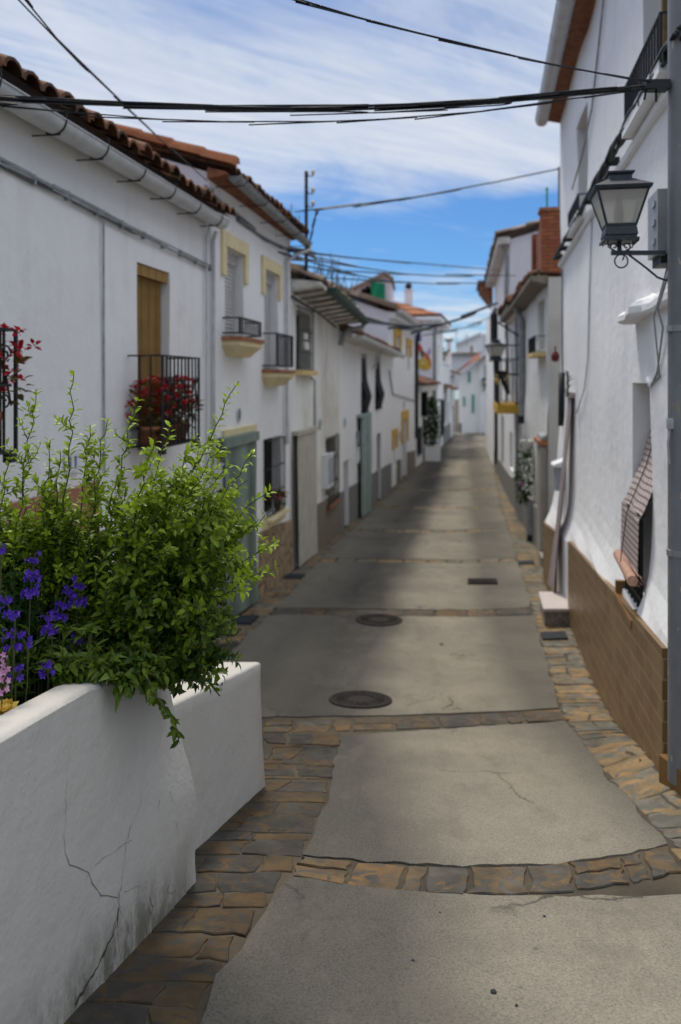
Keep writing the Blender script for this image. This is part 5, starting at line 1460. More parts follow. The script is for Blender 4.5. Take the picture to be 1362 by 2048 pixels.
# ================================================================== post and lantern
DP = 4.05; xp = (1337.5-CX)/F*DP+.082; zgp = zg(xp, DP)
e = empty('post', (xp, DP, zgp), 'tall scuffed grey steel post at the right picture edge, standing on a brown tiled block', 'post')
pm_, nt_, bb_ = newmat('scuffed_grey_paint'); p_ = pos(nt_, (1,1,.4))
col = ramp(nt_, noise(nt_, p_, 3, 5, .6), [(.35, (.13,.135,.14)), (.65, (.215,.22,.23))]); col = mix(nt_, ramp(nt_, noise(nt_, pos(nt_, (1,1,.5)), 22, 4, .6), [(.66, 0), (.70, .8)]), col, (.45,.40,.33)); col = mix(nt_, ramp(nt_, noise(nt_, p_, 12, 4, .7), [(.66, 0), (.72, .8)]), col, (.33,.24,.06))
nt_.links.new(col, bb_.inputs['Base Color']); bb_.inputs['Roughness'].default_value = .5
m = MB(); zs = [zgp+.02+.35*i for i in range(18)]; m.lathe((xp, DP, 0), [(.082, z) for z in zs]+[(.06, zs[-1]+.02), (.0, zs[-1]+.03)], 24); obj('shaft', m, pm_, e, True)
m = MB(); m.box((xp+.02, DP+.02, zgp+.02), .19, .20, .18, .18); obj('base_block', m, M['step_tile'], e)
for z in (.245, -.885):
    m = MB(); m.lathe((xp, DP, z), [(.083,0),(.087,0),(.087,.03),(.083,.03)], 24); m.box((xp-.086, DP-.02, z+.015), .02, .03, .03); obj('strap', m, M['zinc'], e)
m = MB(); m.tube([(xp-.09, DP-.03, -.25), (xp-.10, DP-.03, -.32), (xp-.09, DP-.03, -.42)], .006, 5); m.box((xp-.088, DP-.03, -.22), .03, .02, .05); obj('hook', m, M['greycable'], e)

def lantern(c, s, rot, label, wall=None, mount='arm', armv=None, grp=None):
    """square tapered street lantern; c is the centre of its lower collar, s its scale"""
    c = Vector(c); e = empty('street_lantern', tuple(c), label, 'street lantern', grp)
    ca, sa = math.cos(rot), math.sin(rot)
    def ring(hw, z): return [c+Vector(((x*ca-y*sa)*hw*s, (x*sa+y*ca)*hw*s, z*s)) for x, y in ((-1,-1),(1,-1),(1,1),(-1,1))]
    def frus(m, rs, cap=True):
        R_ = [ring(*r) for r in rs]; V = [p for r in R_ for p in r]; n = len(R_)
        fs = [(i*4+k, i*4+(k+1)%4, (i+1)*4+(k+1)%4, (i+1)*4+k) for i in range(n-1) for k in range(4)]
        if cap: fs += [(3,2,1,0), tuple((n-1)*4+k for k in range(4))]
        m.add(V, fs)
    # base collar
    m = MB(); frus(m, [(.105,0),(.105,.012),(.092,.016),(.092,.028),(.098,.034),(.090,.085),(.094,.09),(.094,.10)])
    for k in range(4):
        for j in range(5):
            P = ring(.102, -.004); p = P[k]+(P[(k+1)%4]-P[k])*(j+.5)/5; m.lathe(p, [(.0,-.008*s),(.008*s,0),(.0,.006*s)], 6)
    obj('collar', m, M['lamp_iron'], e)
    # corner bars and rails
    lo, hi = .098, .305
    fr = MB(); L_, U_ = ring(.088, lo), ring(.150, hi)
    for k in range(4):
        fr.tube([L_[k], U_[k]], .0095*s, 4); fr.tube([U_[k], U_[(k+1)%4]], .009*s, 4); fr.tube([L_[k], L_[(k+1)%4]], .008*s, 4)
    obj('frame', fr, M['lamp_iron'], e)
    for k in range(4):
        g = MB(); d = (L_[k]+L_[(k+1)%4])/2-c; d.z = 0; d = d.normalized()*.002
        g.add([L_[k]+d, L_[(k+1)%4]+d, U_[(k+1)%4]+d, U_[k]+d], [(0,1,2,3)]); obj('glass_pane', g, M['lantern_glass'], e)
    m = MB(); frus(m, [(.165,hi),(.170,hi+.012),(.172,hi+.02),(.075,hi+.075),(.068,hi+.078),(.066,hi+.105)]); obj('roof', m, M['lamp_iron'], e)
    m = MB(); frus(m, [(.066,hi+.106),(.080,hi+.112),(.082,hi+.124),(.03,hi+.135)]); obj('cap', m, M['lamp_iron'], e)
    m = MB(); m.lathe(c, [(0,.12*s),(.025*s,.125*s),(.034*s,.16*s),(.030*s,.20*s),(.018*s,.23*s),(.016*s,.29*s),(0,.295*s)], 12); b_ = obj('bulb', m, M['bulb'], e, True)
    return e
Dl = 4.12; px2m = Dl/F
c = Vector(((1238-CX)*px2m, Dl, (CY-484)*px2m))
e = lantern(c, .82, -.17, 'near black lantern with frosted panes on a scrolled iron arm fixed to the grey post')
za = (CY-507)*px2m; zb = za
arm = MB(); arm.box(((c.x-.045+xp-.08)/2, Dl-.02, za), (xp-.08)-(c.x-.045), .022, .022); 
arm.tube([(c.x, Dl-.01, za+.008), (c.x, Dl, c.z)], .012, 8)
obj('arm', arm, M['lamp_iron'], e)
def flat_scroll(cx, cz, s, fl, th0, turns, n=26, y=Dl-.02):
    return [(cx+fl*s*(1-.78*i/n)*math.cos(th0+turns*2*math.pi*i/n), y, cz+s*(1-.78*i/n)*math.sin(th0+turns*2*math.pi*i/n)) for i in range(n+1)]
for fl in (-1, 1):
    m = MB(); m.tube(flat_scroll(c.x+fl*.031, za+.034, .022, fl, -math.pi/2, 1.1), .004, 5); m.tube([(c.x+fl*.028, Dl-.02, za+.013), (c.x+fl*.062, Dl-.02, za+.03), (c.x+fl*.064, Dl-.02, c.z)], .0035, 5); obj('small_scroll', m, M['lamp_iron'], e)
m = MB(); m.tube([(c.x+.02, Dl-.02, za-.011)]+[(c.x+.005+.034*math.cos(t), Dl-.02, za-.042+.034*math.sin(t)) for t in [R(100+a_) for a_ in range(0, 340, 20)]]+[(c.x+.012, Dl-.02, za-.038)], .0042, 5); obj('lower_scroll', m, M['lamp_iron'], e)
m = MB(); m.tube([(c.x+.045, Dl-.02, za-.011), (c.x+.13, Dl-.02, za-.075), (c.x+.19, Dl-.02, za-.125), (c.x+.225, Dl-.02, za-.138), (xp-.07, Dl-.02, za-.140)], .0055, 6); obj('brace', m, M['lamp_iron'], e)

# ================================================================== right house 2 (old, with brick parapet)
W = R2
h = House(R2, 12.9, 18.9, 1.75, 'old weathered house past the near right one, with tiled eave, brick parapet and small balcony', M['plaster_grey'], back=5)
a, b = W.d(1088.5), W.d(1077); w = window(h, a, b, .52, 1.40, .16, 'blind', M['mailgrey'])
m = MB(); m.wbox(W, a-.12, b+.15, .40, .46, -.05, .20); h.part('sill', m, M['yellow'], w); h.part('railing', bars(W, a-.08, b+.1, .48, .74, .16, 7, .009), M['iron'], w)
a, b = W.d(1051), W.d(1044.5); window(h, a, b, -.55, 1.20, .14, 'blind', M['soffit_grey'])
a, b = W.d(1051.5), W.d(1045); window(h, 17.1, 17.7, -1.9, -1.2, .14, 'blind', M['dark'])
h.build(step=.4, amp=.03, sides=False, ztop=lambda D: 1.68)
m = MB(); corner_boxes(W, 12.9, 18.9, h.z0, 1.66, 5, m)
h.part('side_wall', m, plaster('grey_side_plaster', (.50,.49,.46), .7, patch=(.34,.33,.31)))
h.part('roof', tile_roof(W, 13.0, 18.9, 1.70, .30, 4, 1.4, .21, .38, .08, sag=.08, vary=2.4), M['tiles'], None, True)
m = MB(); m.hexa([W.P(12.95,1.55,.0), W.P(12.95,1.62,.28), W.P(18.9,1.62,.28), W.P(18.9,1.55,.0), W.P(12.95,1.70,.0), W.P(12.95,1.69,.28), W.P(18.9,1.69,.28), W.P(18.9,1.70,.0)]); h.part('soffit', m, M['beam'])
h.plinth(14.3, 18.85, -2.30, -2.48, M['grey_plinth'], .05)
h.part('downpipe', pipe(W, [(17.6,1.6,.2),(17.55,1.3,.07),(17.5,-.78,.07)], .075), M['zinc']); h.part('downpipe_shoe', pipe(W, [(17.5,-.78,.07),(17.5,-.95,.07)], .085), M['iron'])
# brick parapet stepping down behind its end pier
bp = empty('brick_parapet', tuple(W.P(13.2, 1.8, -.1)), 'red brick parapet with end pier on the eave of the old right house', 'parapet')
m = MB(); m.wbox(W, 12.98, 13.28, 1.74, 2.74, -.22, .10); obj('pier', m, M['brick'], bp)
m = MB(); q = W.P; m.hexa([q(13.282,1.74,-.2), q(13.282,1.74,.06), q(14.35,1.74,.06), q(14.35,1.74,-.2), q(13.282,2.66,-.2), q(13.282,2.66,.06), q(14.35,2.52,.06), q(14.35,2.52,-.2)]); obj('wall', m, M['brick'], bp)
m = MB(); m.wbox(W, 14.352, 14.62, 1.70, 2.62, -.24, .12); obj('far_pier', m, M['brick'], bp)
m = MB(); m.wbox(W, 12.95, 13.31, 2.742, 2.80, -.25, .13); obj('coping', m, M['tan_tile'], bp)
m = MB(); n = 12; V = []
for i in range(n+1):
    D = 12.92+.95*i/n; V.append([W.P(D, 1.62, .16), W.P(D, 1.68+.08*vnoise(D*7,1), .13+.08*vnoise(D*9,2)), W.P(D, 1.76+.05*vnoise(D*8,5), .10)])
for p, q in zip(V, V[1:]):
    for k in range(2): m.quad(p[k], q[k], q[k+1], p[k+1])
obj('mortar_fillet', m, M['plaster_grey'], bp, True)
for px, y0, y1, D, r, mat, lb in ((1094, 376, 440, 14.6, .018, M['cloth_green'], 'thin teal pole standing behind the brick parapet'), (1118, 335, 430, 13.3, .016, M['drystem'], 'thin brown pole on the brick pier carrying a wire')):
    A, B = pt(px, y1, D), pt(px, y0, D); m = MB(); m.tube([A, B], r, 6); m.lathe(B, [(r*1.4,-.03),(r*1.4,0),(.0,.02)], 6); thing('pole', m, mat, lb, 'pole')
# buttress with terracotta cap against the near corner
bt = empty('buttress', tuple(W.P(13.2, -3, .4)), 'grey stained wall stub with terracotta cap between the two right houses', 'wall')
m = MB(); f = [pt(1080, 1115, 12.95), pt(1112, 1095, 12.95), pt(1112, 893, 12.95), pt(1080, 893, 12.95)]; bk = [p+Vector((.155*.75, .9, 0)) for p in f]; bk = [Vector((p.x+.05, p.y, p.z)) for p in bk]
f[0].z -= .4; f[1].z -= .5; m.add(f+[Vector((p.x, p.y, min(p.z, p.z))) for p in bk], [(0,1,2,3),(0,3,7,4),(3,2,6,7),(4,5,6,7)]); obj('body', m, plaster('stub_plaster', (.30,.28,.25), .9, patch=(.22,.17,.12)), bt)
m = MB(); f = [pt(1077, 891, 12.9), pt(1115, 891, 12.9)]; v = Vector((.18, 1.05, 0)); u = Vector((0,0,.075)); m.hexa([f[0], f[1], f[1]+v, f[0]+v, f[0]+u, f[1]+u, f[1]+v+u, f[0]+v+u]); obj('cap', m, M['tan_tile'], bt)
m = MB(); f = [pt(1082, 880, 12.95), pt(1116, 880, 12.95), pt(1118, 858, 12.95), pt(1084, 874, 12.95)]; m.add(f+[p+v*.9 for p in f], [(0,1,2,3),(3,2,6,7),(0,3,7,4)]); obj('weathering', m, M['zinc'], bt)
st_ = MB(); p = pt(1096, 1105, 12.8); st_.box((p.x, p.y-.1, zg(p.x, p.y)+.06), .30, .45, .22, -.15); thing('door_step', st_, M['granite_dark'], 'small worn stone step below the wall stub on the right', 'step')
# wall plant on the old house
D = 15.6; p = W.P(D, -1.75, .12); e = empty('wall_plant', tuple(p), 'trailing green plant with a pink flower on the wall of the old right house', 'plant')
m = MB(); m.lathe((p.x, p.y, p.z+.35), [(.01,0),(.10,0),(.13,.22),(.11,.22),(.01,.2)], 10); obj('pot', m, M['soffit_grey'], e)
m = MB(); leaves_blob(m, (p.x-.04, p.y, p.z-.05), .16, .20, .62, 380, .09, .05, .2, 1, .1); obj('foliage', m, M['leaf_dark'], e)
m = MB(); q = p+Vector((-.14,-.18,-.25))
for k in range(16): d = Vector((random.uniform(-1,1), random.uniform(-1,1), random.uniform(-1,1))); m.leaf(q, d, Vector((0,.3,1)), .07, .05, random.random())
obj('blossom', m, M['petal_pink'], e)
h.part('downpipe', pipe(W, [(15.25,-2.35,.07),(15.25,-2.95,.07)], .07), M['zinc']); h.part('downpipe_shoe', pipe(W, [(15.25,-2.95,.07),(15.24,-3.2,.09)], .075), M['iron'])

# ================================================================== right house 3 (low, yellow balcony) and the tall one behind
h = House(R2, 18.9, 23.0, 1.95, 'white house on the right with a yellow balcony edge and mossy overhanging eave', M['plaster'], back=5)
a, b = W.d(1037), W.d(1033.5); window(h, a, b, -.5, 1.2, .12, 'blind', M['mailgrey'])
a, b = W.d(1026), W.d(1021); window(h, a, b, -.55, .9, .14, 'blind', M['mailgrey'])
a, b = W.d(1026), W.d(1018.5); window(h, a, b, -2.5, -1.45, .12, 'blind', M['shutter'])
h.build(step=.6, ztop=lambda D: 1.88)
h.part('roof', tile_roof(W, 18.9, 23.3, 1.86, .34, 4, 1.4, .21, .38, .085, sag=.05, vary=2), M['tiles'], None, True)
m = MB(); m.wbox(W, 18.95, 23.2, 1.66, 1.85, .0, .28); h.part('soffit', m, M['beam'])
m = MB(); m.wbox(W, 19.0, 22.9, 1.58, 1.66, .0, .12); h.part('cornice', m, M['soffit_grey'])
h.plinth(18.95, 22.95, -2.46, -2.72, M['grey_plinth'], .03)
h.part('downpipe', pipe(W, [(22.7,1.6,.1),(22.7,-.4,.06)], .05), M['zinc']); h.part('downpipe', pipe(W, [(18.98,1.5,.09),(18.98,-2.9,.07)], .045), M['zinc'])
balcony(h, 17.75+1.2, 21.2, -.55, .50, .50, 9, 'balcony', 0, None, .016)
bsl = MB(); bsl.wbox(W, 18.92, 21.25, -.80, -.58, -.02, .54); h.part('balcony_slab', bsl, M['yellow_deep'])
hang = MB(); c = W.P(19.1, .02, .42); hang.lathe(c, [(.01,0),(.10,.02),(.13,.2),(.11,.2),(.01,.18)], 10); e = empty('hanging_pot', tuple(c), 'dark pot with yellow flowers hung on the yellow edged balcony', 'flower pot'); obj('pot', hang, M['iron'], e)
m = MB(); leaves_blob(m, (c.x, c.y, c.z+.02), .14, .14, .12, 60, .07, .05, .2, 1, .2); obj('blossom', m, M['petal_yellow'], e)
# tall house
h = House(R2, 23.02, 33.5, 4.15, 'tall white house rising behind the old right roofs, with deep shadowed eave', M['plaster'], back=7)
for px0, px1, z0, z1 in ((1010, 1007.5, 2.2, 3.3), (1007.5, 1002, -2.9, -1.2)):
    a, b = W.d(px0), W.d(px1); window(h, a, b, z0, z1, .14, 'blind', M['dark'])
h.build(step=.9, sides=False, ztop=lambda D: 4.1)
m = MB(); corner_boxes(W, 23.02, 33.5, h.z0, 4.05, 7, m)
for D in (23.03, 33.49): m.add([W.P(D,4.05,0), W.P(D,4.05,-7), W.P(D,5.0,-3.5)], [(0,1,2)])
h.part('side_wall', m, M['plaster_shade'])
h.part('roof', tile_roof(W, 22.8, 33.8, 4.14, .42, 3.9, 1.05, .24, .42, .09, sag=.05, vary=2), M['tiles_pale'], None, True)
m = MB(); m.wbox(W, 22.9, 33.7, 3.9, 4.1, .0, .34); h.part('cornice', m, M['soffit_grey'])
h.part('downpipe', pipe(W, [(23.1,3.9,.2),(23.1,3.6,.08),(23.1,1.2,.08)], .06), M['zinc']); h.part('downpipe', pipe(W, [(30.5,1.2,.06),(30.5,-3.2,.06)], .07), M['iron'])
h.plinth(23.05, 33.4, -2.72, -3.0, M['grey_plinth'], .03)
# canopy with brown boards further on
cp = empty('eave_canopy', tuple(W.P(36, 3.3, .6)), 'brown boarded eave jutting out beyond the tall right house', 'eave')
h = House(R2, 33.6, 44, 3.2, 'white house beyond the tall right one, seen edge on', M['plaster'], back=6); h.build(step=1.5)
m = MB(); q = W.P; m.hexa([q(33.7,3.2,.05), q(33.7,3.9,.6), q(36.5,3.9,.6), q(36.5,3.2,.05), q(33.7,4.0,.05), q(33.7,4.05,.6), q(36.5,4.05,.6), q(36.5,4.0,.05)]); obj('boards', m, M['soffit'], cp)
m = MB(); m.wbox(W, 33.65, 36.6, 4.06, 4.2, .0, .68); obj('tile_edge', m, M['tiles'], cp)
# second lantern on its post-like bracket, third on the end wall
D2 = 18.0; c = pt(991, 722, D2); e = lantern(c, 1.1, .2, 'second black lantern, on a wall bracket beside the yellow edged balcony')
m = MB(); m.tube([c, c+Vector((0,.0,-.22)), c+Vector((.12,.05,-.30)), c+Vector((.30,.05,-.75))], .05, 6); m.tube([c+Vector((.05,.02,-.30)), W.P(18.3, c.z-.30, .0)], .025, 6); obj('bracket', m, M['iron'], e)
A = pt(988, 690, D2+.3); m = MB(); m.tube([A+Vector((0,0,-.1)), pt(988, 628, D2+.3)], .085, 8); m.tube([pt(988, 628, D2+.3), pt(992, 615, D2+.3)], .05, 8, r2=.02); m.tube([pt(988, 640, D2+.3), W.P(D2+.55, .98, .0)], .02, 6); m.tube([A, W.P(D2+.5, A.z, 0)], .02, 6)
thing('standpipe', m, M['iron'], 'thick black cable standpipe rising above the second lantern', 'pipe')
q = pt(969, 772, 62.3); e = lantern(q, 1.5, .1, 'smallest lantern, on the narrow white house front at the end of the street')
m = MB(); m.tube([q+Vector((0,0,0)), q+Vector((0,0,-.2)), q+Vector((0,.4,-.35))], .05, 5); obj('bracket', m, M['iron'], e)

# ================================================================== overhead cables
post_top = Vector((xp-.06, DP-.03, 0))
e = empty('overhead_cable', tuple(pt(690, 213, 4.1)), 'thick twisted bundle of black cables slung across the street from the post', 'cable')
def through(pix, D0, D1, ext=None):
    n = len(pix); return [pt(px, py, D0+(D1-D0)*i/(n-1)) for i, (px, py) in enumerate(pix)]
def smooth(P, k=6):
    r = []
    for i in range(len(P)-1):
        p0, p1, p2, p3 = P[max(i-1,0)], P[i], P[i+1], P[min(i+2, len(P)-1)]
        for j in range(k):
            t = j/k; r.append(.5*((2*p1)+(p2-p0)*t+(2*p0-5*p1+4*p2-p3)*t*t+(3*p1-3*p2+p0-p3)*t*t*t))
    return r+[P[-1]]
main = [(-170,182),(0,197),(200,206),(400,212),(560,215),(700,214),(860,210),(1000,201),(1100,191),(1200,181),(1320,171),(1352,168)]
for k in range(6):
    P_ = smooth(through(main, 4.22, 4.05), 6); m = MB(); Q = []
    for i, p in enumerate(P_):
        th = i*.16+k*1.57; env = math.sin(math.pi*i/(len(P_)-1)); Q.append(p+Vector((0, .012*math.cos(th), .009*math.sin(th)+((.016*math.sin(i*.13+k*2.3)-.012)*env if k >= 3 else 0))))
    m.tube(Q, .0062 if k < 3 else .0034, 5); obj('strand', m, M['cable'], e, True)
m = MB(); p = pt(1312, 172, 4.05); m.box((p.x, p.y, p.z), .12, .07, .045); m.tube([p+Vector((-.05,0,-.02)), p+Vector((-.06,0,-.07))], .006, 5); m.tube([p+Vector((.0,0,-.02)), p+Vector((0,0,-.08))], .006, 5); m.tube([p, Vector((xp-.05, DP, p.z+.01))], .016, 6); obj('clamp', m, M['cable'], e)
def wire(pix, D0, D1, r, label, mat=None):
    m = MB(); m.tube(smooth(through(pix, D0, D1), 6), r, 5); thing('overhead_cable', m, mat or M['cable'], label, 'cable', None, True)
wire([(-170,194),(0,205),(150,225),(300,237),(470,244),(640,243),(800,237),(950,224),(1080,209),(1200,190),(1320,174)], 4.25, 4.02, .0038, 'thin black cable hanging just under the thick bundle')
wire([(430,-60),(590,0),(720,36),(860,72),(1000,105),(1130,134),(1250,156),(1330,168)], 3.3, 4.05, .0045, 'single black cable slanting down from the top of the sky to the post')
wire([(0,-70),(55,0),(105,66),(160,128),(240,200),(300,258),(350,306),(414,362)], 3.6, 8.5, .0055, 'thin cable slanting from the upper left to the gable of the second left house')
wire([(638,418),(700,410),(800,398),(900,383),(1000,362),(1116,338)], 12.2, 13.3, .012, 'thin cable from the roof pole on the left to the pole above the brick parapet')
wire([(617,486),(624,468),(630,440),(633,424),(638,418)], 12.2, 12.2, .012, 'loose wire end drooping from the left roof pole')
wire([(616,502),(700,515),(800,525),(900,532),(1000,540)], 12.3, 20, .012, 'upper of three thin wires crossing the street below the roof pole', M['darkcable'])
wire([(616,505),(700,530),(800,547),(900,553),(1030,551)], 12.3, 18, .012, 'middle of three thin wires crossing the street below the roof pole', M['darkcable'])
wire([(620,512),(700,546),(790,564),(880,568),(990,567)], 12.3, 24, .014, 'lowest of three thin wires crossing the street below the roof pole', M['darkcable'])
wire([(690,612),(720,631),(770,646),(830,653),(880,648),(930,635),(995,606)], 17, 19.5, .032, 'thick dark cable sagging across the street at mid distance', M['darkcable'])
wire([(700,598),(760,640),(820,658),(900,662),(950,652),(990,632)], 25, 33, .02, 'faint far cable sagging across the street', M['darkcable'])
# facade cables of the left house
W = L1
e = empty('cable_bundle', tuple(W.P(6, 1.3, 0)), 'grey painted cable bundle clipped along the facade of the nearest left house', 'cable')
P1 = [(W.d(px, .02), W.z(px, py, .02)) for px, py in ((-120,262),(0,326),(50,352),(110,380),(160,405),(205,430),(260,458),(320,488),(370,512),(420,536))]
for k in range(3):
    m = MB(); m.tube(smooth([W.P(d, z+(.014*k-.012)+.010*math.sin(i*1.9+k*2.1), .022+.008*k) for i, (d, z) in enumerate(P1)], 6), .0075 if k != 1 else .009, 5); obj('strand', m, M['greycable'] if k else M['darkcable'], e, True)
for i in range(12):
    d = 3.9+.42*i; z = interp(P1, d); m = MB(); m.wbox(W, d-.008, d+.008, z-.03, z+.035, .0, .036); obj('clip', m, M['greycable'], e)
e = empty('cable_bundle', tuple(W.P(10, 1.9, 0)), 'grey cable running under the eave of the second left house', 'cable')
P2 = [(W.d(px, .02), W.z(px, py, .02)) for px, py in ((424,380),(440,408),(470,430),(505,455),(530,480),(560,495),(582,502))]
for k in range(2):
    m = MB(); m.tube(smooth([W.P(d, z+.02*k, .024) for d, z in P2], 5), .011, 5); obj('strand', m, M['greycable'] if k else M['darkcable'], e, True)
strand([W.P(W.d(583,.02), W.z(583,593,.02), .02), W.P(W.d(600,.02), W.z(600,603,.02), .02), W.P(W.d(640,.02), W.z(640,628,.02), .03), W.P(W.d(672,.02), W.z(672,655,.02), .03)], .02, M['darkcable'], 'dark cable under the deep eave of the stained house')
strand([W.P(W.d(622,.02), W.z(622,756,.02), .02), W.P(W.d(629,.02), W.z(629,760,.02), .02), W.P(W.d(630,.02), W.z(630,870,.02), .02)], .016, M['greycable'], 'grey wire dropping beside the yellow sill of the stained house')
# black pole with insulators at the second left house
D = 12.3; A, B = pt(612.5, 562, D), pt(612.5, 343, D)
e = empty('roof_pole', tuple(A), 'black pole with three white insulators at the far corner of the second left house', 'pole')
m = MB(); m.tube([A, B], .026, 8); m.lathe(B, [(.03,-.02),(.03,0),(.0,.015)], 8); obj('shaft', m, M['iron'], e)
for y in (350, 385, 412):
    q = pt(613, y, D); m = MB(); m.tube([q, q+Vector((.05,0,-.02)), q+Vector((.09,0,-.02)), q+Vector((.10,0,.02))], .009, 5); m.tube([q+Vector((-.03,0,0)), q+Vector((.03,0,0))], .02, 6); obj('hook', m, M['iron'], e)
    m = MB(); m.lathe(q+Vector((.10,0,.0)), [(.0,0),(.028,.005),(.022,.03),(.034,.04),(.03,.07),(.012,.085),(0,.085)], 10); obj('insulator', m, M['soffit_grey'], e, True)
m = MB(); q = pt(612, 520, D); m.tube([q, L1.P(12.1, q.z-.02, 0)], .022, 5); q = pt(612, 500, D); m.tube([q, L1.P(12.1, q.z, 0)], .022, 5); obj('stay', m, M['zinc'], e)
for px, y0, y1, lb in ((583, 408, 455, 'taller of two thin aerial rods behind the tiles of the second left house'), (598, 430, 462, 'shorter of two thin aerial rods behind the tiles of the second left house')):
    m = MB(); A, B = pt(px, y1+20, 12.8), pt(px, y0, 12.8); m.tube([A, B], .010, 5); m.tube([B+Vector((-.02,0,-.05)), B+Vector((.02,0,-.05))], .006, 4); thing('aerial', m, M['zinc'], lb, 'aerial')
for px, y0, y1, D, lb in ((913, 655, 690, 80, 'taller thin aerial on the far roofs at the street end'), (933, 668, 686, 84, 'shorter thin aerial on the far roofs at the street end')):
    m = MB(); A, B = pt(px, y1+6, D), pt(px, y0, D); m.tube([A, B], .035, 5); 
    for k in range(3): q = B+Vector((0,0,-.12-.22*k)); m.tube([q+Vector((-.3,0,0)), q+Vector((.3,0,0))], .02, 4)
    thing('aerial', m, M['zinc'], lb, 'aerial')
# ================================================================== roof weeds
for i, (px, py, hh) in enumerate(((621,588,.55),(640,590,.62),(655,588,.78),(668,598,.70),(682,605,.66),(696,612,.55))):
    D = 13.2+i*.55; p = pt(px, py, D); lb = ['leaning dry weed on the tiles nearest the black pole','second dry weed from the black pole on the mossy roof','tallest dry weed stalk on the mossy roof','fourth dry weed from the black pole, upright','fifth dry weed from the black pole, above the green gutter','last dry weed from the black pole, lowest on the roof edge'][i]
    e = empty('roof_weed', tuple(p), lb, 'weed', 'dry weeds growing on the mossy roof')
    m = MB()
    for k in range(4):
        q = p+Vector((random.uniform(-.10,.10), random.uniform(-.1,.1), 0)); L = hh*random.uniform(.7,1.1); ax = random.uniform(-.14,.14)
        P_ = [q, q+Vector((ax*.3,0,L*.4)), q+Vector((ax*.8,0,L*.75)), q+Vector((ax*1.3,0,L))]; m.tube(P_, .008, 4, r2=.004)
        for j in range(16):
            t = .35+.65*j/16; c = q+Vector((ax*t*1.2, 0, L*t)); m.leaf(c, Vector((random.uniform(-1,1), random.uniform(-1,1), .5)), Vector((0,0,1)), .045, .02, .5)
    obj('stalk', m, M['drystem'], e)
    m = MB(); leaves_blob(m, (p.x, p.y, p.z+.02), .15, .2, .09, 60, .08, .03, .2, 1, .1); obj('leaves', m, M['leaf_low'], e)

# ================================================================== shrub in the planter
random.seed(21)
sil = [(-60,940),(0,945),(40,955),(90,945),(130,955),(165,930),(200,945),(245,900),(280,945),(320,930),(365,915),(400,930),(440,930),(470,975),(500,1000),(520,1040),(535,1080),(520,1150),(490,1200),(470,1270),(445,1320),(420,1355),(380,1362),(330,1350),(280,1345),(200,1375),(100,1400),(-60,1420)]
def inside(px, py, poly):
    c = False; n = len(poly); j = n-1
    for i in range(n):
        xi, yi = poly[i]; xj, yj = poly[j]
        if (yi > py) != (yj > py) and px < (xj-xi)*(py-yi)/(yj-yi)+xi: c = not c
        j = i
    return c
sh = empty('shrub', (-.95, 2.75, -1.12), 'large leafy green shrub with upright shoots overhanging the far end of the white planter', 'shrub')
lf = MB(); br = MB()
def rv(s=1.): return Vector((random.uniform(-s,s), random.uniform(-s,s), random.uniform(-s,s)))
def bright(p, base):                        # random spread about a tone that callers darken downwards as shade
    return max(0, min(1, base+random.uniform(-.22,.22)))
def shoot(A, B, lean, r, t0=.25, node=.024, L=.034, tone=.5, twigs=0, wob=.02, topbright=.35, dens=2):
    A, B = Vector(A), Vector(B); mid = (A+B)/2+Vector(lean); n = max(6, int((B-A).length/.05)); P_ = []
    for i in range(n+1):
        t = i/n; p = A*(1-t)**2+mid*2*t*(1-t)+B*t*t; P_.append(p+(rv(wob*.5) if 0 < i < n else Vector((0,0,0))))
    if 681+F*B.x/B.y < 290 and any(p.y < 2.80 and p.z < -.40 and 681+F*p.x/p.y < 235 and CY-F*p.z/p.y > 1070 and CY-F*p.z/p.y < 1340 for p in P_[len(P_)//4:]): return
    br.tube(P_, r, 5, r2=r*.35, cap=False)
    Ltot = sum((P_[i+1]-P_[i]).length for i in range(n)); s = t0*Ltot; ph = random.random()*6.28
    while s < Ltot:
        acc = 0
        for i in range(n):
            d = (P_[i+1]-P_[i]).length
            if acc+d >= s: break
            acc += d
        f = (s-acc)/max(d, 1e-6); p = P_[i].lerp(P_[i+1], min(f,1)); tg = (P_[i+1]-P_[i]).normalized(); tt = s/Ltot
        ax = tg.cross(Vector((0,0,1)) if abs(tg.z) < .9 else Vector((1,0,0))).normalized(); ay = tg.cross(ax)
        for k in range(dens+(random.random() < .5)):
            th = ph+k*2.4; out = ax*math.cos(th)+ay*math.sin(th)
            dr = (out*.9+tg*random.uniform(.25,.95)+rv(.25)); sc = random.uniform(.6,1.2)*(1.05-.30*tt**3)
            if p.y < 2.70 and p.z < -.45 and 681+F*p.x/p.y < 205 and CY-F*p.z/p.y > 1085: continue
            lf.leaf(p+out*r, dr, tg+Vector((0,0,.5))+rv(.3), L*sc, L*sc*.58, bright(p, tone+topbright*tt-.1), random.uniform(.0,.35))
        ph += 2.1
        if twigs and random.random() < twigs and tt < .93:
            th = random.random()*6.28; out = ax*math.cos(th)+ay*math.sin(th); l = random.uniform(.05,.15)*(1.15-.6*tt)
            shoot(p, p+(out*.85+tg*.7+Vector((0,0,.25))).normalized()*l, rv(.015), r*.45, .15, node*.9, L*.92, tone+.08*tt, 0, .006, topbright, dens)
        s += node*random.uniform(.7,1.35)
def base():
    y = random.uniform(2.80, 2.98); return (pface(y, topz(y))-random.uniform(.12,.34), y, topz(y)-.08)
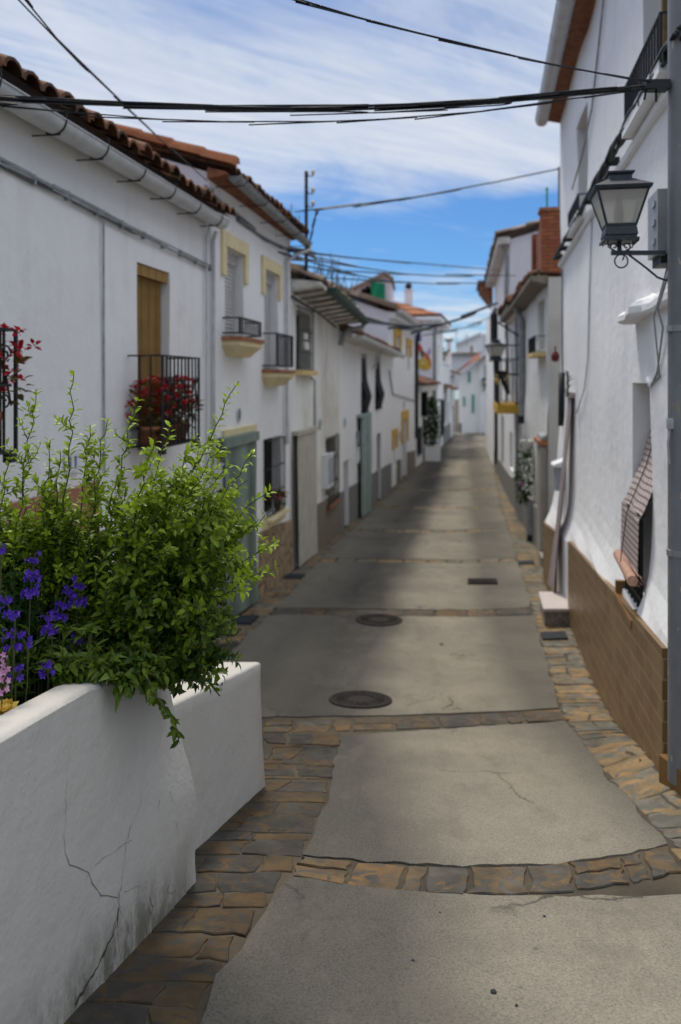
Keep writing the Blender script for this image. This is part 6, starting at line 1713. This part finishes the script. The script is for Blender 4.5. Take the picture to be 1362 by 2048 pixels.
# long upright and outward shoots, as surveyed
for px, py, D, bx, tw in ((148,742,2.85,(-1.02,2.85),.16),(72,778,2.85,(-1.2,2.82),.10),(276,792,2.85,(-.95,2.75),.14),(478,762,2.75,(-.72,2.72),.10),(505,905,2.70,(-.66,2.7),.16),(538,985,2.62,(-.62,2.65),.16),
                          (398,868,2.8,(-.78,2.8),.2),(448,880,2.9,(-.72,2.8),.2),(340,850,2.7,(-.85,2.7),.25),(20,905,2.85,(-1.3,2.85),.2),(100,880,2.85,(-1.1,2.85),.25),(215,838,2.8,(-.95,2.75),.25),(248,860,2.7,(-.9,2.7),.25),(180,850,2.85,(-1.0,2.88),.2),(548,1085,2.6,(-.62,2.62),.15),(560,1130,2.55,(-.6,2.6),.10),(460,930,2.6,(-.7,2.6),.22),(495,960,2.85,(-.66,2.7),.2),(530,1030,2.8,(-.62,2.7),.2),(310,875,2.5,(-.86,2.55),.25),(120,900,2.9,(-1.1,2.88),.2),(60,890,2.9,(-1.2,2.9),.2)):
    T = pt(px, py, D); y_ = max(bx[1], random.uniform(2.80, 2.97)); A = Vector((min(bx[0], pface(y_, topz(y_))-.14), y_, topz(y_)-.08)); d = T-A
    shoot(A, T, (-.05*d.x, 0, .10), .0045, .22, .021, .036, .62, tw*1.2, .022, .34)
# body
cnt = 0
while cnt < 300:
    px, py = (random.uniform(-60,540) if cnt % 3 else random.uniform(-60,260)), random.uniform(860,1400)
    if not inside(px, py, sil): continue
    D = random.uniform(2.5, 3.05) if px > 215 else random.uniform(2.85, 3.1)
    T = pt(px, py, D); A = Vector(base())
    if px <= 230: A = Vector((T.x*.6+A.x*.4, random.uniform(2.85, 3.0), -1.1))
    if T.x > -.3: continue
    high = (1400-py)/540
    if random.random() > .35+.9*(1-high): continue
    d = T-A; shoot(A, T, (random.uniform(-.10,.06), random.uniform(-.08,.08), .10+.14*random.random()), .0040, .22, .022, .037, .00+.58*high, .6, .03, .24)  # lower leaves get a darker tone: shade of the body painted in
    cnt += 1
for _ in range(30):                         # fuller outer edge towards the street
    px, py = random.uniform(330,525), random.uniform(930,1280)
    if not inside(px, py, sil): continue
    D = random.uniform(2.5, 2.95); T = pt(px, py, D); A = Vector(base())
    if T.x > -.27: continue
    shoot(A, T, (random.uniform(-.02,.06), random.uniform(-.05,.05), .05+.12*random.random()), .0035, .3, .022, .038, .10+.50*(1400-py)/540, .6, .03, .24)
# lower skirt spilling over the rim towards the street
for _ in range(60):
    px, py = random.uniform(190,480), random.uniform(1150,1372); D = random.uniform(2.55,3.0); T = pt(px, py, D); A = Vector(base())
    shoot(A, T, (0, 0, .10), .0035, .12, .022, .042, .0+.16*random.random(), .4, .02, .25)
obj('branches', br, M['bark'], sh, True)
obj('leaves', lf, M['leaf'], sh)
# trailing stems hanging over the planter face
random.seed(5)
for pix, lb in (([(285,1330),(300,1365),(312,1395),(325,1412),(340,1430),(352,1455),(358,1478)], 'trailing green stem hanging down the cracked planter face'), ([(345,1335),(375,1345),(405,1352),(425,1370),(440,1392)], 'wiry dry stem reaching over the low wall from the planter corner')):
    e = empty('trailing_stem', tuple(pt(*pix[0], 2.9)), lb, 'stem'); m = MB(); lfm = MB(); D = 2.55 if pix[0][0] < 300 else 2.95
    P_ = smooth([pt(px, py, D) for px, py in pix], 5); m.tube(P_, .0028, 5)
    for i, p in enumerate(P_):
        if pix[0][0] > 300 and random.random() < .45: continue
        for k in range(2): lfm.leaf(p, Vector((random.uniform(-1,1), random.uniform(-.5,.5), -random.uniform(.3,1))), Vector((0,-1,.3))+rv(.4), .036*random.uniform(.7,1.2), .017, random.uniform(.1,.5))
    obj('stem', m, M['bark'], e); obj('leaves', lfm, M['leaf'], e)

# low border planting along the rim: ground cover
gc = MB(); random.seed(11)
for _ in range(760):
    D = random.uniform(1.9, 3.02); x = pface(min(D,3.0), topz(D))-random.uniform(.03,.75); z = topz(D)-.03+random.uniform(0,.10)
    if D < 2.5 and x > pface(D, topz(D))-.26-.25*(2.5-D): continue
    if x > pface(D, topz(D))-.01: z = topz(D)-random.uniform(-.02,.05)
    hh = random.uniform(.02,.12); p = Vector((x, D, z+hh))
    for k in range(random.randint(3,6)):
        d = Vector((random.uniform(-1,1), random.uniform(-1,.6), random.uniform(-.25,.8))); gc.leaf(p, d, Vector((0,0,1))+rv(.4), random.uniform(.03,.07), random.uniform(.013,.028), random.uniform(.2,1), random.uniform(0,.4))
    gc.tube([(x, D, z-.08), tuple(p)], .002, 3, .3)
for _ in range(330):                        # leaves lolling over the rim
    D = random.uniform(2.52, 3.0); o = random.uniform(-.16,.075); x = pface(D, topz(D))+o; z = topz(D)+.03-max(0, o)*random.uniform(.2,1.0); p = Vector((x, D, z+random.uniform(0,.05)))
    for k in range(random.randint(3,5)):
        d = Vector((random.uniform(-.4,1), random.uniform(-1,.5), random.uniform(-.7,.5))); gc.leaf(p, d, Vector((.2,-.2,1))+rv(.4), random.uniform(.035,.075), random.uniform(.016,.03), random.uniform(.3,1), random.uniform(.1,.5))
# feathery larkspur foliage
for _ in range(420):
    D = random.uniform(1.85, 2.6); x = pface(D, topz(D))-random.uniform(.22,.72); z = topz(D)-.02; p = Vector((x, D, z)); H_ = random.uniform(.08,.30)
    if D < 2.15 and x > pface(D, topz(D))-.40: continue
    for k in range(9):
        d = Vector((random.uniform(-.8,.8), random.uniform(-.8,.8), random.uniform(.2,1))); q = p+Vector((0,0,H_*k/9)); gc.leaf(q, d, Vector((0,0,1)), random.uniform(.03,.065), .006, random.uniform(.1,.8), .1)
struct('border_foliage', gc, M['leaf_low'], kind='stuff', label='low green border leaves and feathery foliage filling the white planter', cat='foliage')
# broad dark fill behind the flowers
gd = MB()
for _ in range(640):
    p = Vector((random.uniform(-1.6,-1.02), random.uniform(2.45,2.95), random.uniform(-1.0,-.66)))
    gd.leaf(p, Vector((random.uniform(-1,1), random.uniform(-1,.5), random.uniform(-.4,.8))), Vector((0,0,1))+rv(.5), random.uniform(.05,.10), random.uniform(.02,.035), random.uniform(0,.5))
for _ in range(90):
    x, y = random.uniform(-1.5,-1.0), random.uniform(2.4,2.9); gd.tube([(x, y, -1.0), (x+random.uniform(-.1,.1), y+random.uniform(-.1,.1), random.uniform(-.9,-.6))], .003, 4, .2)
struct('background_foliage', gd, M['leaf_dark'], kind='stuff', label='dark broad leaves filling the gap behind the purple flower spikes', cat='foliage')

# ================================================================== flowers
random.seed(3)
def larkspur(pix, D, fs, label, mat='petal_purple', spread=.016, n=None, grp='purple larkspur spikes in the planter'):
    D = 1.40/(.2+(681-pix[0][0])/1600)+(.04 if D > 2.25 else .0); fs *= .86*D/2.3; spread *= D/2.3
    P_ = smooth([pt(px, py, D) for px, py in pix], 6); e = empty('flower_spike', tuple(P_[-1]), label, 'flower', grp)
    st_ = MB(); low = P_[-1]; st_.tube(P_+[low+Vector((-.01,.02,-.10)), low+Vector((-.03,.05,-.20))], .0022, 5); obj('stem', st_, M['bark'], e)
    fl = MB(); tot = sum((b-a).length for a, b in zip(P_, P_[1:])); n = n or max(4, int(tot/.0125)); 
    for i in range(n):
        t = (i+.3)/n; j = int(t*(len(P_)-1)); p = P_[j]; th = i*2.4; out = Vector((math.cos(th), -abs(math.sin(th))*.9-.15, random.uniform(-.1,.25))).normalized()
        s = fs*(.55+.55*min(1, t*2.2))*random.uniform(.85,1.15); c = p+out*(spread*(.4+.9*min(1,t*1.8)))
        u = out.cross(Vector((0,0,1))).normalized(); v = u.cross(out)
        for k in range(5):
            a_ = k*1.2566+.3*random.random(); d = u*math.cos(a_)+v*math.sin(a_)+out*random.uniform(.15,.45); fl.leaf(c, d, out+rv(.2), s, s*.72, random.uniform(.1,1), random.uniform(-.15,.15))
        for k in range(2): fl.leaf(c+out*.002, out+rv(.4), v, s*.45, s*.3, 1.0)
        fl.tube([c, c-out*s*.7+Vector((0,0,s*.25))], s*.09, 4, .7)
    obj('florets', fl, M[mat], e); return e
for pix, D, lb in (([(68,1116),(66,1150),(62,1180),(60,1205)], 2.32, 'tallest purple flower spike, rising nearest the shrub stems on the left'),
                   ([(135,1180),(130,1205),(122,1230),(120,1240)], 2.36, 'left one of the close pair of purple spikes in mid planter'),
                   ([(158,1168),(157,1195),(154,1225)], 2.38, 'right one of the close pair of purple spikes in mid planter'),
                   ([(10,1195),(22,1225),(30,1245)], 2.22, 'dense purple spike at the left picture edge, above the pink flower'),
                   ([(22,1262),(24,1290),(26,1305)], 2.18, 'sparse purple spike of few florets directly below the edge spike'),
                   ([(98,1232),(98,1255),(104,1278)], 2.30, 'small purple spike left of the close pair'),
                   ([(44,1265),(48,1285),(56,1300)], 2.20, 'small purple spike between the edge spike and the feathery leaves'),
                   ([(152,1278),(154,1300),(153,1325),(155,1342)], 2.30, 'compact conical purple spike nearest the planter rim'),
                   ([(93,1325),(96,1342),(96,1358)], 2.16, 'low purple spike with four florets above the yellow-green leaves'),
                   ([(40,1332),(32,1350),(31,1366)], 2.10, 'lowest purple spike, right beside the pink flower'),
                   ([(2,1090),(2,1112)], 2.4, 'purple florets cut by the left picture edge, highest up')):
    larkspur(pix, D, .0135, lb)
larkspur([(10,1315),(6,1335),(12,1355),(2,1380),(4,1392)], 2.05, .0135, 'pink flower spike at the left picture edge', 'petal_pink', .010, 14, None)
# yellow rose
c = pt(12, 1416, 2.28); e = empty('rose', tuple(c), 'yellow rose bloom low at the left picture edge', 'flower'); m = MB()
for ring_, (rr, nn, L, el) in enumerate(((.004,4,.020,1.3),(.008,5,.024,1.0),(.012,6,.028,.65),(.015,6,.030,.3),(.014,6,.030,-.05))):
    for k in range(nn):
        a_ = k*6.283/nn+ring_*.6; out = Vector((math.cos(a_), math.sin(a_)*.9-.15, 0)); d = out*math.cos(el)+Vector((0,-.25,1))*math.sin(el); m.leaf(c+out*rr*.5-Vector((0,0,.006)), d, out*-1+Vector((0,0,.4)), L*1.12, L*1.3, random.uniform(.1,1), -.25)
obj('petals', m, M['petal_yellow'], e)
m = MB(); m.tube([c-Vector((0,0,.008)), c+Vector((-.01,.03,-.12))], .003, 5, .3)
for k in range(9): m.leaf(c+Vector((random.uniform(-.03,.05), random.uniform(0,.05), random.uniform(-.07,-.02))), Vector((random.uniform(-1,1), random.uniform(-1,.2), random.uniform(-.8,.2))), Vector((0,-.2,1)), .055, .032, random.uniform(.2,.5))
obj('leaves', m, M['leaf'], e)
# ================================================================== sky, sun, camera
w = bpy.data.worlds.new('World'); scene.world = w; w.use_nodes = True
nt = w.node_tree; bg = nt.nodes['Background']
SUN_EL, SUN_AZ = R(60), R(-13)       # azimuth from +Y towards +X
sky = nt.nodes.new('ShaderNodeTexSky'); sky.sky_type = 'NISHITA'; sky.sun_disc = False
sky.sun_elevation = SUN_EL; sky.sun_rotation = SUN_AZ; sky.altitude = 500; sky.air_density = 1.0; sky.dust_density = .6; sky.ozone_density = 1.5
tc = nt.nodes.new('ShaderNodeTexCoord'); sx = nt.nodes.new('ShaderNodeSeparateXYZ'); nt.links.new(tc.outputs['Generated'], sx.inputs[0])
zc = math_(nt, 'MAXIMUM', sx.outputs[2], .03)
cb = nt.nodes.new('ShaderNodeCombineXYZ')
nt.links.new(math_(nt, 'DIVIDE', sx.outputs[0], zc), cb.inputs[0]); nt.links.new(math_(nt, 'DIVIDE', sx.outputs[1], zc), cb.inputs[1])
def mp(sc, rot, loc=(0,0,0)):
    m = nt.nodes.new('ShaderNodeMapping'); m.vector_type = 'TEXTURE'; m.inputs['Scale'].default_value = (1/sc[0], 1/sc[1], 1); m.inputs['Rotation'].default_value = (0,0,rot); m.inputs['Location'].default_value = loc
    nt.links.new(cb.outputs[0], m.inputs[0]); return m.outputs[0]
n1 = noise(nt, mp((.8,1.6,1), R(62)), .8, 8, .62, .7)
n2 = noise(nt, mp((.7,4.2,1), R(38), (3,1,0)), 1.1, 8, .70, 1.2)
n3 = noise(nt, mp((.5,.9,1), -.2, (1.3,4,0)), .55, 3, .5)
dens = math_(nt, 'ADD', math_(nt, 'MULTIPLY', n1, .46), math_(nt, 'ADD', math_(nt, 'MULTIPLY', n2, .12), math_(nt, 'MULTIPLY', n3, .42)))
# the veil of cirrus thickens overhead and thins to blue lower down
el = ramp(nt, sx.outputs[2], [(.0, .20), (.09, .20), (.125, .12), (.15, .02), (.205, .03), (.235, .19), (.30, .27), (.5, .25), (1, .2)])
cov = math_(nt, 'ADD', math_(nt, 'SUBTRACT', dens, .09), el)
fac = ramp(nt, cov, [(.45, .02), (.56, .32), (.67, .74), (.80, .96)])
cl = mix(nt, ramp(nt, n2, [(.3, 0), (.7, 1)]), (5.8, 6.25, 7.0), (7.3, 7.5, 7.8))
skyc = mix(nt, 1.0, sky.outputs[0], (.33, .61, .92), 'MULTIPLY')
hi = nt.nodes.new('ShaderNodeMapRange'); hi.inputs[1].default_value = .42; hi.inputs[2].default_value = .95; hi.inputs[3].default_value = 1.0; hi.inputs[4].default_value = 3.6  # clouds boosted overhead, out of view, as added fill for the walls
nt.links.new(sx.outputs[2], hi.inputs[0])
hc = nt.nodes.new('ShaderNodeCombineXYZ')
for i_ in range(3): nt.links.new(hi.outputs[0], hc.inputs[i_])
cl = mix(nt, 1.0, cl, hc.outputs[0], 'MULTIPLY')
nt.links.new(mix(nt, fac, skyc, cl), bg.inputs['Color'])
bg.inputs['Strength'].default_value = .115
sl = bpy.data.lights.new('sun', 'SUN'); sl.energy = 3.0; sl.angle = R(12); sl.color = (1, .93, .83)
so = bpy.data.objects.new('sun', sl); COL.objects.link(so)
dv = Vector((math.sin(SUN_AZ)*math.cos(SUN_EL), math.cos(SUN_AZ)*math.cos(SUN_EL), math.sin(SUN_EL)))
so.rotation_euler = (-dv).to_track_quat('-Z', 'Y').to_euler(); so.location = dv*60
cam = bpy.data.cameras.new('camera'); co = bpy.data.objects.new('camera', cam); COL.objects.link(co)
co.rotation_euler = (R(90), 0, 0); cam.sensor_fit = 'AUTO'; cam.sensor_width = 36; cam.lens = F/2048*36
cam.shift_y = -(1024-CY)/2048; cam.clip_start = .05; cam.clip_end = 2000
cam.dof.use_dof = True; cam.dof.focus_distance = 2.75; cam.dof.aperture_fstop = 2.0
scene.camera = co
scene.view_settings.view_transform = 'Standard'; scene.view_settings.look = 'None'; scene.view_settings.exposure = 0
